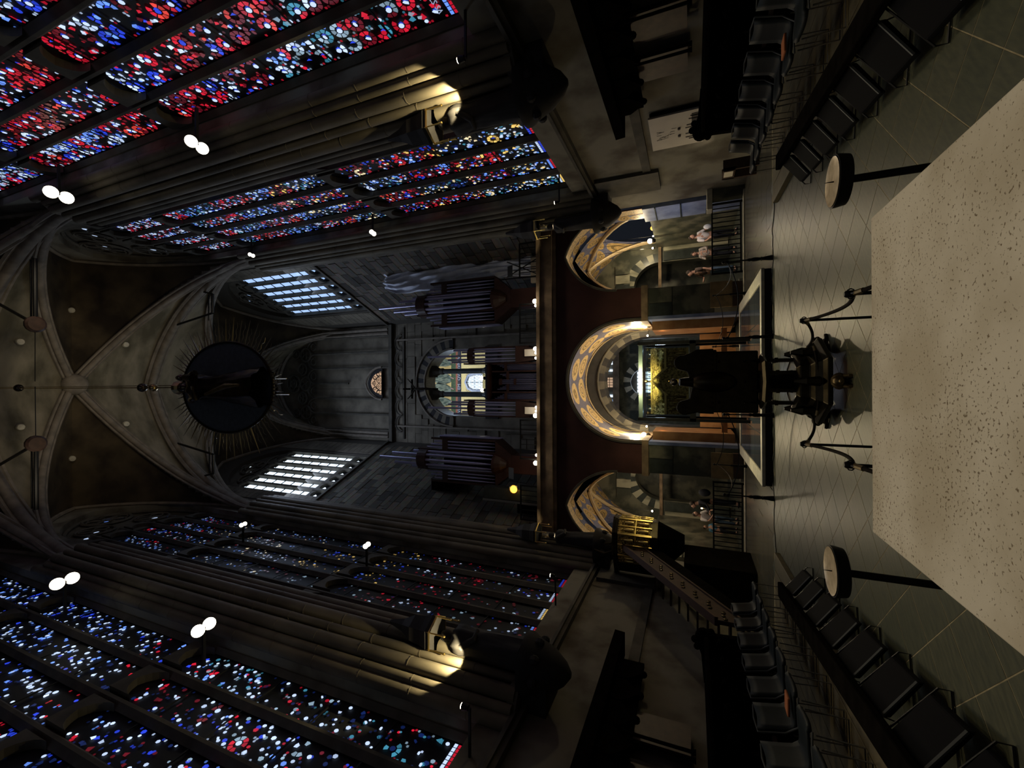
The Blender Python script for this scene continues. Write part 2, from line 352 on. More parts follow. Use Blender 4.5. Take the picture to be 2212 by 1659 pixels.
for s, nm in ((1, 'right'), (-1, 'left')):
    wall_mesh(TS(s), -12, 16.8, -.2, 33, 1.0, [W1, W2]).build('wall_' + nm, 'plaster', kind='structure')
    wc = wall_mesh(TC(s), 0, LC + .35, 7.3, 33, .9, [WC]).build('wall_west_' + nm, 'joint', kind='structure')
    # ashlar courses of the canted wall: each block its own piece
    T = TC(s); n = 0; bm_ = MB(); bm_.box(-.5, .5, -.5, .5, -.5, .5); blk = bm_.build('ashlar_block', 'ashlar', wc); blk.data.name = 'ashlar_block'
    first = True; rest = MB(T); rz = math.atan2(6.7, -2.7 * s)
    z = 20.35
    rr = random.Random(11 + s)
    while z > 7.6:
        h = rr.choice((.30, .36, .42, .5)); u = .05 - rr.random() * .4
        while u < 6.6:
            L = rr.uniform(.45, 1.15); a, b = max(u, .1), min(u + L, 6.6)
            if b - a > .15:
                pr = rr.uniform(.0, .025)
                if n < 290:
                    o = blk if first else blk.copy()
                    if not first: COL.objects.link(o)
                    first = False
                    c = T((a + b) / 2, -.01 - pr / 2, z - h / 2)
                    o.location = c; o.scale = (b - a - .025, .06 + pr, h - .025); o.rotation_euler = (0, 0, rz)
                    n += 1
                else: rest.box(a + .012, b - .012, -.04 - pr, .05, z - h + .012, z - .012)
            u += L
        z -= h
    for (a, b, c0, c1) in ((.05, .85, 20.5, 30), (5.45, 6.6, 20.5, 30)):
        z = c0
        while z < c1:
            h = rr.choice((.36, .45)); sp = rr.uniform(.3, .6)
            rest.box(a + .012, a + (b - a) * sp, -.035, .05, z + .012, z + h); rest.box(a + (b - a) * sp + .02, b, -.03, .05, z + .012, z + h); z += h + .01
    r_ = rest.build('ashlar', 'stone', wc); r_['kind'] = 'stuff'
    c = MB(T); c.box(.0, LC, -.16, .02, 20.36, 20.5); c.box(0, LC, -.1, .02, 7.3, 7.5)
    c.build('trim_1' if s > 0 else 'trim_2', 'stone_dark', kind='structure')
    # sloping sills, string course, sunk band of the lower wall
    t = MB(TS(s))
    for a, b in ((2.1, 7.35), (9.45, 14.85)): t.hexa([(a, -.04, 4.82), (b, -.04, 4.82), (b, .5, 5.62), (a, .5, 5.62)], [(a, -.04, 4.9), (b, -.04, 4.9), (b, .5, 5.72), (a, .5, 5.72)])
    t.build('sill_right' if s > 0 else 'sill_left', 'stone', kind='structure')
    t = MB(TS(s)); t.box(-12, 16.7, -.17, .03, 4.68, 4.78); t.box(-12, 16.7, -.24, .03, 4.78, 4.86)
    t.build('string_course', 'stone_dark', kind='structure')
    t = MB(TS(s)); t.box(-2, 14.1, -.05, .02, 2.82, 3.06); t.box(14.1, 15.4, -.12, .02, 2.6, 4.6)
    t.build('wall_band', 'stone_dark', kind='structure')

# vault: groined bays and their ribs
def hw(Y): return 6.6 if Y <= 16.8 else 6.6 - 2.7 * (Y - 16.8) / 6.7
vb = MB()
BAYS = ((1.2, 8.3), (8.3, 15.4), (15.4, 23.7))
ZS, ZH = 22.0, 9.7
for ya, yb in BAYS:
    N = 64; rows = []
    for i in range(N + 1):
        b = -1 + 2 * i / N; Y = (ya + yb) / 2 + b * (yb - ya) / 2
        rows.append([(a * (hw(Y) + .15), Y, ZS + ZH / 9.6 * max(archn(a), archn(b)) + .12) for a in (-1 + 2 * k / N for k in range(N + 1))])
    vb.grid(rows)
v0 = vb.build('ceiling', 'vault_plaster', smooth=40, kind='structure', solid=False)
v0.data.materials.append(M['vault_shade'])
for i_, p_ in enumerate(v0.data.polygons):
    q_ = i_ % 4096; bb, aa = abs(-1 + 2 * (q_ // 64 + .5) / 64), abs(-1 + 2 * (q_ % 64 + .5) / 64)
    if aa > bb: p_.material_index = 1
sm = v0.modifiers.new('s', 'SOLIDIFY'); sm.thickness = .25; sm.offset = 1
def ribprof(m, pts, r):
    m.tube(pts, r, 8)
    for q in (-1, 1):
        side = []
        for i, p in enumerate(pts):
            d = Vector(pts[min(i + 1, len(pts) - 1)]) - Vector(pts[max(i - 1, 0)]); h = Vector((-d.y, d.x, 0))
            if h.length < 1e-5: h = Vector((1, 0, 0))
            side.append(Vector(p) + h.normalized() * q * r * 1.35 + Vector((0, 0, r * .45)))
        m.tube(side, r * .5, 6)
ribs = struct('vault_rib')
for yt in (8.3, 15.4):
    m = MB(); ribprof(m, [(x * 6.45, yt, ZS + archn(x) * ZH / 9.6 - .05) for x in (math.sin(math.pi / 2 * k / 16) for k in range(-16, 17))], .2); m.build('transverse_rib', 'rib_stone', ribs, smooth=50)
for ya, yb in BAYS:
    for q in (-1, 1):
        m = MB(); pts = []
        for k in range(-16, 17):
            a = math.sin(math.pi / 2 * k / 16); Y = (ya + yb) / 2 + q * a * (yb - ya) / 2
            pts.append((a * (hw(Y) - .12), Y, ZS + archn(a) * ZH / 9.6))
        ribprof(m, pts, .14); m.build('diagonal_rib', 'rib_stone', ribs, smooth=50)
    for s in (-1, 1):
        m = MB(); m.tube([(s * (hw((ya + yb) / 2 + b * (yb - ya) / 2) - .08), (ya + yb) / 2 + b * (yb - ya) / 2, ZS + archn(b) * ZH / 9.6 - .1) for b in (math.sin(math.pi / 2 * k / 14) for k in range(-14, 15))], .1, 6)
        m.build('wall_rib', 'rib_stone', ribs, smooth=50)
for i, (ya, yb) in enumerate(BAYS):
    m = MB(); m.lathe([(.1, -.45), (.35, -.42), (.5, -.3), (.55, -.1), (.45, .1)], (0, (ya + yb) / 2, ZS + ZH - .05), 16); m.build('keystone', 'rib_stone', ribs, smooth=40)
for (x, y) in ((2.2, 13.6), (-2.2, 13.6), (3.9, 11.8), (-3.9, 11.8), (2.0, 9.6), (-2.0, 9.6)):
    z = ZS + ZH / 9.6 * max(archn(x / 6.6), archn((y - 11.85) / 3.55)) + .02
    m = MB(); m.lathe([(.07, -.06), (.13, -.05), (.15, 0), (.15, .1)], (x, y, z), 12); m.build('vent_ring', 'marble_white', ribs)

# piers: bundles of shafts between the windows
def pier(s, Yc, hwid, lab):
    p = struct('pier')
    m = MB(TS(s)); m.hexa([(Yc - hwid, 0, 4.86), (Yc + hwid, 0, 4.86), (Yc + hwid * .5, -.42, 4.86), (Yc - hwid * .5, -.42, 4.86)], [(Yc - hwid, 0, 23), (Yc + hwid, 0, 23), (Yc + hwid * .5, -.42, 23), (Yc - hwid * .5, -.42, 23)]); m.build('core', 'stone', p)
    for k in range(9):
        a = math.pi * (k + .5) / 9; r = .15 if k % 2 == 0 else .10
        y = Yc + hwid * .97 * math.cos(a); x = s * (6.62 - .55 * math.sin(a))
        mm = MB(); z = 4.86; rr = random.Random(k)
        mm.cyl((x, y, 4.86), (x, y, 23.0 if k in (0, 8) else 22.6), r, n=10)
        for zz in np.arange(5.6 + rr.random() * .5, 22.4, 1.35): mm.cyl((x, y, zz), (x, y, zz + .02), r + .006, n=10)
        mm.build('shaft', 'shaft_stone', p, smooth=50)
    m = MB(TS(s)); m.hexa([(Yc - hwid, 0, 4.8), (Yc + hwid, 0, 4.8), (Yc + hwid * .6, -.6, 4.8), (Yc - hwid * .6, -.6, 4.8)], [(Yc - hwid, 0, 5.0), (Yc + hwid, 0, 5.0), (Yc + hwid * .6, -.55, 5.0), (Yc - hwid * .6, -.55, 5.0)]); m.build('base', 'stone_dark', p)
    return p
for s in (-1, 1):
    pier(s, 8.4, 1.03, ''); pier(s, 15.8, 1.0, '')

# east end behind the camera, closing the choir
MB().box(-7.6, 7.6, -12.6, -12, -.2, 33).build('wall_back', 'stone', kind='structure')
MB().box(-7.6, 7.6, -12.6, 1.3, 31.9, 32.2).build('ceiling_apse', 'vault_plaster', kind='structure')

# ------------------------------------------------------------------ floors
MB().box(-6.6, 6.6, -12, 11.0, -.25, -.0022).build('floor', 'grout', kind='structure')
fl = bpy.data.objects['floor']
MB().box(-6.6, 6.6, 11.0, 17.2, -.25, -.02).build('floor_west', 'slate_far', kind='structure')
ft = MB(); ft.box(-.5, .5, -.5, .5, -1, 0); tile = ft.build('slate_tile', 'slate_tile', fl)
first = True; P = .60; n = 0; restt = MB(); cand = []
for i in range(-22, 30):
    for j in range(-22, 30):
        x = (i - j) * P / 2; y = (i + j) * P / 2 + .05
        if abs(x) < 4.6 and -1.5 < y < 10.9:
            d = math.hypot(x, y) + (100 if abs(x) < .6 and y < 2 else 0) + (4 if y < 1.2 else 0); cand.append((d, x, y))
cand.sort(); sdl = P / math.sqrt(2) - .009
for d, x, y in cand:
    if n < 295:
        o = tile if first else tile.copy()
        if not first: COL.objects.link(o)
        first = False; o.location = (x, y, RND.uniform(-.0006, .0)); o.scale = (sdl, sdl, .0022); o.rotation_euler = (0, 0, math.pi / 4); n += 1
    else:
        h = sdl / math.sqrt(2); restt.hexa([(x - h, y, -.005), (x, y - h, -.005), (x + h, y, -.005), (x, y + h, -.005)], [(x - h, y, 0), (x, y - h, 0), (x + h, y, 0), (x, y + h, 0)])
restt.build('slate_paving', 'slate', fl)['kind'] = 'stuff'
slab = MB(); slab.box(-.5, .5, -.5, .5, -1, 0); so = slab.build('stone_slab', 'slate_far', bpy.data.objects['floor_west']); first = True
for r in range(7):
    y = 11.02 + r * .78; x = -6.5 + (r % 2) * .5
    while x < 6.5:
        if not (abs(x + .5) < 2.4 and y < 16.4 and y > 10.5):
            o = so if first else so.copy()
            if not first: COL.objects.link(o)
            first = False; o.location = (x + .48, y + .38, -.001); o.scale = (.985, .765, .019)
        x += 1.0
sp = MB(); sp.box(-6.4, 6.4, 16.25, 16.55, -.02, .035); sp.build('step_edge', 'marble_white', kind='structure')
MB().box(-7.0, 7.0, 16.55, 24, -.25, .0).build('floor_octagon', 'marble_dark', kind='structure')
MB().box(-7.0, 7.0, 24, 36, -.25, .0).build('floor_far', 'marble_dark', kind='structure')

# ------------------------------------------------------------------ stained glass windows
WHT = (.58, .72, 1.0); SKY = (.15, .32, 1.0); ULT = (.02, .05, .62); RED = (.50, .008, .026); ORR = (.62, .045, .035); DRD = (.10, .004, .010)
YEL = (.95, .62, .16); CRM = (1.0, .82, .5); TEA = (.04, .20, .30); DBL = (.004, .012, .07); GRY = (.25, .36, .46)
def pal_R1(l, z, r):
    if z > 20.5: return r.choice([WHT, SKY, SKY, WHT, ULT, RED, RED, GRY, None]) if (l + int(z / 3)) % 2 else r.choice([RED, RED, WHT, ULT, DRD, None])
    if z > 11.5: return r.choice([WHT, SKY, WHT, ULT, RED, None, None]) if (l + int(z / 3.2)) % 2 else r.choice([RED, ORR, RED, WHT, DRD, DRD, None])
    if 8 < z < 10 and l == 4: return r.choice([WHT, GRY, SKY, GRY, TEA, RED, None])
    return r.choice([RED, RED, ORR, DRD, DRD, WHT, ULT, None]) if z > 9 else r.choice([RED, RED, DRD, GRY, WHT, TEA, DRD, None])
def pal_R2(l, z, r):
    k = int(z / 2.1) + l
    if z < 6.9: return r.choice([WHT, WHT, GRY, YEL, TEA, None, SKY])
    if z > 22.4: return r.choice([WHT, WHT, SKY, RED, DRD])
    if z > 16: return (r.choice([SKY, SKY, WHT, TEA, ULT, None]), r.choice([RED, RED, WHT, ORR, DRD, SKY]))[k % 2]
    return (r.choice([RED, RED, CRM, DRD, DRD, SKY, ULT, None]), r.choice([WHT, SKY, TEA, CRM, None, DBL]), r.choice([RED, ORR, YEL, DRD, ULT, SKY, DRD]))[k % 3]
def pal_L1(l, z, r):
    if z > 12.6: return r.choice([WHT, WHT, SKY, ULT, DBL, None, None, RED if z < 15 else SKY])
    if l == 4: return r.choice([WHT, GRY, TEA, None, None, RED, DBL, DBL, DRD] if z < 10.5 else [WHT, WHT, GRY, TEA, SKY, RED, None])
    if 8.2 < z < 10.5: return r.choice([WHT, WHT, WHT, SKY, GRY, RED, ULT, None])
    return r.choice([WHT, DBL, None, None, DRD, ULT, DRD, DBL])
def pal_L2(l, z, r):
    if z > 22.4: return r.choice([WHT, WHT, SKY, SKY, ULT, RED])
    if 16.5 < z: return r.choice([WHT, CRM, SKY, DBL, DBL, None, None, DRD])
    if 11.5 < z < 16 and l > 1: return r.choice([YEL, YEL, ULT, DBL, None, None, SKY])
    if 8 < z <= 11.5: return r.choice([RED, DRD, DRD, None, DBL, WHT, None])
    return r.choice([WHT, DBL, ULT, None, None, DRD, None, GRY]) if z < 7 else r.choice([DBL, DRD, None, None, GRY, None])
PANE_CACHE = {}
def pane_mesh(shape, col):
    k = (shape, col)
    if k in PANE_CACHE: return PANE_CACHE[k]
    m = MB()
    if shape == 'dot': pts = [(math.cos(2 * math.pi * i / 8 + .4), math.sin(2 * math.pi * i / 8 + .4)) for i in range(8)]
    elif shape == 'tri': pts = [(-.8, -.7), (.1, -1), (1, .1), (.6, .9), (-.1, .4)]
    else: pts = [(-1, -.35), (-.5, -.6), (.6, -.5), (1, .1), (.4, .55), (-.7, .4)]
    vs = [(x, 0, y) for x, y in pts] + [(x, .12, y) for x, y in pts]; n = len(pts)
    m.add(vs, [tuple(range(n)), tuple(range(2 * n - 1, n - 1, -1))] + [(q, (q + 1) % n, n + (q + 1) % n, n + q) for q in range(n)], col)
    o = m.build('pane', 'stained_glass'); PANE_CACHE[k] = o.data; bpy.data.objects.remove(o); return PANE_CACHE[k]
WN = [0]
def stained(s, op, trans, pal, seed, dim=1.0, near=False, ringy=.5, dens=0, skip=0.0):
    uc, hwid, zs, zp, za = op; T = TS(s); r = random.Random(seed); WN[0] += 1
    W = struct('window_%d' % WN[0]); D = .42; nl = 5; pitch = 2 * hwid / nl; gh = pitch * .37
    tiers = [zs + .18] + list(trans) + [zp + .6]
    f = MB(T); f.box(uc - hwid - .2, uc + hwid + .2, D + .03, D + .08, zs, za + .3); f.build('lead_net', 'lead', W)
    for k in range(nl + 1):
        u = uc - hwid + k * pitch
        m = MB(T); m.hexa([(u - pitch * .13, D - .03, zs), (u + pitch * .13, D - .03, zs), (u + .035, D - .15, zs), (u - .035, D - .15, zs)], [(u - pitch * .12, D - .03, zp + .9), (u + pitch * .12, D - .03, zp + .9), (u + .035, D - .15, zp + .9), (u - .035, D - .15, zp + .9)])
        m.build('mullion', 'stone_dark', W)
    hi = MB(T)
    for j, zt in enumerate(tiers[1:]):
        last = j == len(tiers) - 2
        for k in range(nl):
            u = uc - hwid + (k + .5) * pitch; A = arch_pts(gh, gh * 1.3, 5); dz = 0
            if last: zt_ = zp + .6 - .55 * abs(k - 2) * .9
            else: zt_ = zt
            for a, b in zip(A[:-1], A[1:]):
                q = [(u + a[0], D - .18, zt_ - .5 + a[1]), (u + b[0], D - .18, zt_ - .5 + b[1]), (u + b[0], D, zt_ - .5 + b[1]), (u + a[0], D, zt_ - .5 + a[1])]
                hi.hexa(q, [(x, d, zt_ + .28) for x, d, _ in q])
    hi.build('transom', 'stone_dark', W)
    # tracery in the head
    t = MB(T); A = arch_pts(hwid, za - zp, 10)
    for a, b in zip(A[:-1], A[1:]):
        zb = zp + .2
        q = [(uc + a[0], D - .02, zb), (uc + b[0], D - .02, zb), (uc + b[0], D + .02, zb), (uc + a[0], D + .02, zb)]
        t.hexa(q, [(uc + a[0], D - .02, zp + a[1] + .3), (uc + b[0], D - .02, zp + b[1] + .3), (uc + b[0], D + .02, zp + b[1] + .3), (uc + a[0], D + .02, zp + a[1] + .3)])
    def ring(u, z, rad, th=.06): t.tube([T_(u + rad * math.cos(q), z + rad * math.sin(q)) for q in np.linspace(0, 2 * math.pi, 15)], th, 5)
    def T_(u, z): return (u, D - .1, z)
    ring(uc, zp + 3.2, .95, .08); ring(uc - 1.15, zp + 1.6, .7); ring(uc + 1.15, zp + 1.6, .7); ring(uc, zp + 4.5, .35)
    for q in range(6):
        a = q * math.pi / 3; ring(uc + .5 * math.cos(a), zp + 3.2 + .5 * math.sin(a), .33, .04)
    for uu in (-1.15, 1.15):
        for q in range(3):
            a = q * 2 * math.pi / 3 + .5; ring(uc + uu + .33 * math.cos(a), zp + 1.6 + .33 * math.sin(a), .26, .04)
    t.tube([T_(uc + a[0] * .96, zp + a[1] * .97) for a in A], .1, 5)
    t.build('tracery', 'stone_dark', W)
    tg = MB(T)
    for (u, z, rad) in ((0, 3.2, .12), (-1.15, 1.62, .1), (1.2, 1.5, .1), (-1.7, .9, .12), (1.7, .95, .12), (0, 4.5, .12), (.5, 2.6, .1)):
        tg.add([(uc + u + rad * 1.5 * math.cos(q * 1.05), D - .03, zp + z + rad * math.sin(q * 1.05)) for q in range(6)], [tuple(range(6))], tuple(c * .8 for c in (SKY if r.random() < .4 else WHT)))
    tg.build('tracery_pane', 'stained_glass', W, solid=False)['kind'] = 'stuff'
    npart = 0
    for k in range(nl):
        u0 = uc - hwid + (k + .5) * pitch - gh; wl = 2 * gh; g = MB(T)
        # lead bars across the light
        B_ = wl / 2
        for j, (za_, zb_) in enumerate(zip(tiers[:-1], tiers[1:])):
            z = za_ + .05; ztop = zb_ - .2
            if j == len(tiers) - 2: ztop = zp + .1 - .5 * abs(k - 2)
            if j == 0:   # coloured border strip at the foot
                for q in range(8):
                    c = [(RED, SKY), (YEL, WHT), (RED, WHT), (RED, ULT), (ULT, WHT)][(k + WN[0]) % 5]
                    for e in (0, 1):
                        a = u0 + wl * q / 8; g.add([(a + .008, D, z + e * .09), (a + wl / 8 - .008, D, z + e * .09), (a + wl / 8 - .008, D, z + e * .09 + .07), (a + .008, D, z + e * .09 + .07)], [(0, 1, 2, 3)], tuple(x * dim for x in c[e]))
                z += .22
            row = 0
            while z < ztop - B_ * .8:
                if row % 4 == 3: z += .035
                for cc in range(2):
                    cu, cz_ = u0 + B_ * (cc + .5), z + B_ / 2
                    zone = r.random()
                    base = pal(k, z, r)
                    if base in (WHT, GRY) and r.random() < .55: base = pal(k, z, r)
                    def put(pts, c, jit=.35):
                        if c is None or r.random() < skip: return
                        f_ = dim * (1 - jit + 2 * jit * r.random())
                        pts = [(u_, D, z_) for u_, z_ in pts]
                        g.add(pts, [tuple(range(len(pts)))], tuple(x * f_ for x in c))
                    fill = pal(k, z, r)
                    for q in range(4):   # dim ground pieces in the corners of the cell
                        a = math.pi / 4 + q * math.pi / 2; c0 = (cu + B_ * .60 * math.cos(a), cz_ + B_ * .60 * math.sin(a)); R = B_ * .085
                        fc = fill if r.random() < .6 else pal(k, z, r)
                        if fc: put([(c0[0] + R * math.cos(e + a), c0[1] + R * math.sin(e + a)) for e in (0, 1.1, 2.2, 3.3, 4.9)], tuple(x * .55 for x in fc))
                    if zone < ringy:   # ring of segments round a pale dot
                        R0, R1 = B_ * .24, B_ * .455; ph = r.random() * .8; half = r.choice((8, 8, 7, 6)); st = r.randrange(8); c2 = pal(k, z, r)
                        for q in range(half):
                            a0 = (q + st) * math.pi / 4 + ph + .07; a1 = a0 + math.pi / 4 - .14
                            put([(cu + R0 * math.cos(a0), cz_ + R0 * math.sin(a0)), (cu + R0 * math.cos(a1), cz_ + R0 * math.sin(a1)), (cu + R1 * math.cos(a1), cz_ + R1 * math.sin(a1)), (cu + R1 * 1.03 * math.cos((a0 + a1) / 2), cz_ + R1 * 1.03 * math.sin((a0 + a1) / 2)), (cu + R1 * math.cos(a0), cz_ + R1 * math.sin(a0))], base if q < half * .65 else c2, .45)
                        dotc = (cu + B_ * .03, cz_, B_ * .14)
                        if dens > 1: put([(cu - B_ * .2, cz_ - B_ * .12), (cu - B_ * .02, cz_ - B_ * .2), (cu - B_ * .12, cz_ + B_ * .12)], ULT)
                    elif zone < ringy + .2:  # curved triangles
                        for q in range(3 + dens):
                            a = r.random() * 6.28; c0 = (cu + (r.random() - .5) * B_ * .7, cz_ + (r.random() - .5) * B_ * .7); R = B_ * r.uniform(.11, .19)
                            put([(c0[0] + R * math.cos(a + e), c0[1] + R * math.sin(a + e) * 1.2) for e in (0, 1.9, 3.1, 4.3)], pal(k, z, r))
                        dotc = (cu + B_ * .3, cz_ - B_ * .32, B_ * .10)
                    else:            # scattered lozenges
                        for q in range(5 + dens * 2):
                            c0 = (cu + (r.random() - .5) * B_ * .8, cz_ + (r.random() - .5) * B_ * .8); R = B_ * r.uniform(.07, .14); e0 = r.random()
                            put([(c0[0] + R * math.cos(e0 + e), c0[1] + R * 1.15 * math.sin(e0 + e)) for e in (0, .9, 2.1, 3.14, 4.2, 5.2)], pal(k, z, r))
                        dotc = (cu - B_ * .2, cz_ + B_ * .25, B_ * .11)
                    dc = pal(k, z, r); dc = (WHT if r.random() < (.6 if dens else .45) else dc) or None
                    if dc and r.random() < (.85 if dens else .6):
                        if near and z < 13 and k >= 3 and npart < 260:
                            npart += 1; shp = r.choice(('dot', 'dot', 'lens', 'tri'))
                            o = bpy.data.objects.new('pane', pane_mesh(shp, tuple(x * dim for x in dc))); COL.objects.link(o); o.parent = W
                            o.location = T(dotc[0], D - .008, dotc[1]); o.scale = (dotc[2], .07, dotc[2] * 1.1)
                            o.rotation_euler = (0, 0, math.pi / 2 * (-s if True else 1)) ; o.rotation_euler = (0, 0, -math.pi / 2 * s)
                        else:
                            put([(dotc[0] + dotc[2] * math.cos(e), dotc[1] + dotc[2] * 1.1 * math.sin(e)) for e in (0, .8, 1.5)] + [(dotc[0] + dotc[2] * math.cos(e), dotc[1] + dotc[2] * 1.1 * math.sin(e)) for e in (2.1, 3, 3.9, 4.8, 5.6)], dc, .15)
                z += B_ + .01; row += 1
        g.build('glass_field', 'stained_glass', W, solid=False)['kind'] = 'stuff'
        bars = MB(T)
        for z in np.arange(zs + .2 + 4 * B_, zp, 4 * B_ + .075): bars.box(u0 - .02, u0 + wl + .02, D - .035, D - .01, z, z + .03)
        bars.build('saddle_bar', 'lead', W)
    return W
w1 = stained(1, W1, (14.3, 20.9), pal_R1, 3, 1.0, True, .72, 2)
w2 = stained(1, W2, (12.9, 22.2), pal_R2, 5, .9, False, .3, 2, .12)
w3 = stained(-1, W1, (13.5, 20.4), pal_L1, 8, 1.0, True, .16, 1, .38)
w4 = stained(-1, W2, (13.2, 20.6), pal_L2, 13, .5, False, .12, 0, .5)
# lettering in the feet of the near lights
def glass_text(body, s, u, z, size, m, W):
    T = TS(s); x, y, zz = T(u, .40, z)
    right = Vector((0, 1, 0)) * (-s) if True else None
    right = Vector((0, -s, 0)); up = Vector((0, 0, 1)); nor = right.cross(up)
    text('lettering', body, size, m, W, Matrix(((right.x, up.x, nor.x, x), (right.y, up.y, nor.y, y), (right.z, up.z, nor.z, zz), (0, 0, 0, 1))))
glass_text('VS ST', 1, 7.05, 5.98, .16, 'text_glass', w1); glass_text('IN GRIM', 1, 6.1, 5.98, .16, 'text_glass', w1)
glass_text('RICEN GRVE', -1, 5.5, 5.98, .15, 'text_glass', w3)

def west_window(s, idx, dim):
    WN[0] += 1; W = struct('window_%d' % WN[0]); T = TC(s); uc, hwid, zs, zp, za = WC; D = .3
    nl = 6; pitch = 2 * hwid / nl; gh = pitch * .36; rz = math.atan2(6.7, -2.7 * s)
    m = MB(T); m.box(uc - hwid - .2, uc + hwid + .2, D + .05, D + .1, zs, za + .3); m.build('lead_net', 'lead', W)
    pm = MB(); pm.box(-.5, .5, 0, .4, -.5, .5); pane = pm.build('pane', 'day_pane' if s > 0 else 'day_white', W); first = True
    for k in range(nl):
        u = uc - hwid + (k + .5) * pitch; z = zs + .15
        for j in range(8):
            h = .72
            if j == 1: z += .55; 
            if j == 1 or j == 0: pass
            o = pane if first else pane.copy()
            if not first: COL.objects.link(o)
            first = False
            hh = .55 if j in (0,) else h
            o.location = T(u, D, z + hh / 2); o.scale = (2 * gh, .03, hh - .07); o.rotation_euler = (0, 0, rz); z += hh + .06
            if z > zp - .35: break
        o = pane.copy(); COL.objects.link(o); o.location = T(u, D, z + .12); o.scale = (gh * .8, .03, .22); o.rotation_euler = (0, .6, rz)
        o = pane.copy(); COL.objects.link(o); o.location = T(u, D, zs + .95); o.scale = (gh * .7, .03, .16); o.rotation_euler = (0, .5, rz)
        mm = MB(T)
        for (zz, w_) in ((zs + .9, gh), (z + .05, gh)):
            A = arch_pts(w_, w_ * 1.3, 5)
            for a, b in zip(A[:-1], A[1:]):
                q = [(u + a[0] * 1.2, D - .15, zz - .1 + a[1]), (u + b[0] * 1.2, D - .15, zz - .1 + b[1]), (u + b[0] * 1.2, D - .02, zz - .1 + b[1]), (u + a[0] * 1.2, D - .02, zz - .1 + a[1])]
                mm.hexa(q, [(x, d, zz + gh * 1.3 + .12) for x, d, _ in q])
        mm.build('cusped_head', 'stone_dark', W)
        for q in range(7):   # painted damask lines of each light
            pass
    for k in range(nl + 1):
        u = uc - hwid + k * pitch; mm = MB(T); mm.box(u - .075, u + .075, D - .22, D, zs, zp + .3); mm.build('mullion', 'stone_dark', W)
    mm = MB(T)
    for (u, z, rr_) in ((0, 1.6, .75), (-1.1, .8, .5), (1.1, .8, .5), (0, 2.35, .25), (-.45, 1.3, .3), (.45, 1.3, .3), (0, 1.9, .3), (-1.3, .6, .25), (1.3, .6, .25)):
        mm.tube([(uc + u + rr_ * math.cos(q), D - .1, zp + z + rr_ * math.sin(q)) for q in np.linspace(0, 6.2832, 13)], .06, 5)
    mm.box(uc - hwid, uc + hwid, D - .02, D + .04, zp + .1, za)
    mm.build('tracery', 'stone_dark', W)
    for (u, z) in ((-.5, 1.35), (.9, .55), (-1.35, .35), (.15, 2.2)):
        o = pane.copy(); COL.objects.link(o); o.location = T(uc + u, D - .04, zp + z); o.scale = (.22, .03, .16); o.rotation_euler = (0, .7, rz)
    return W
west_window(1, 5, .6); west_window(-1, 6, 1)

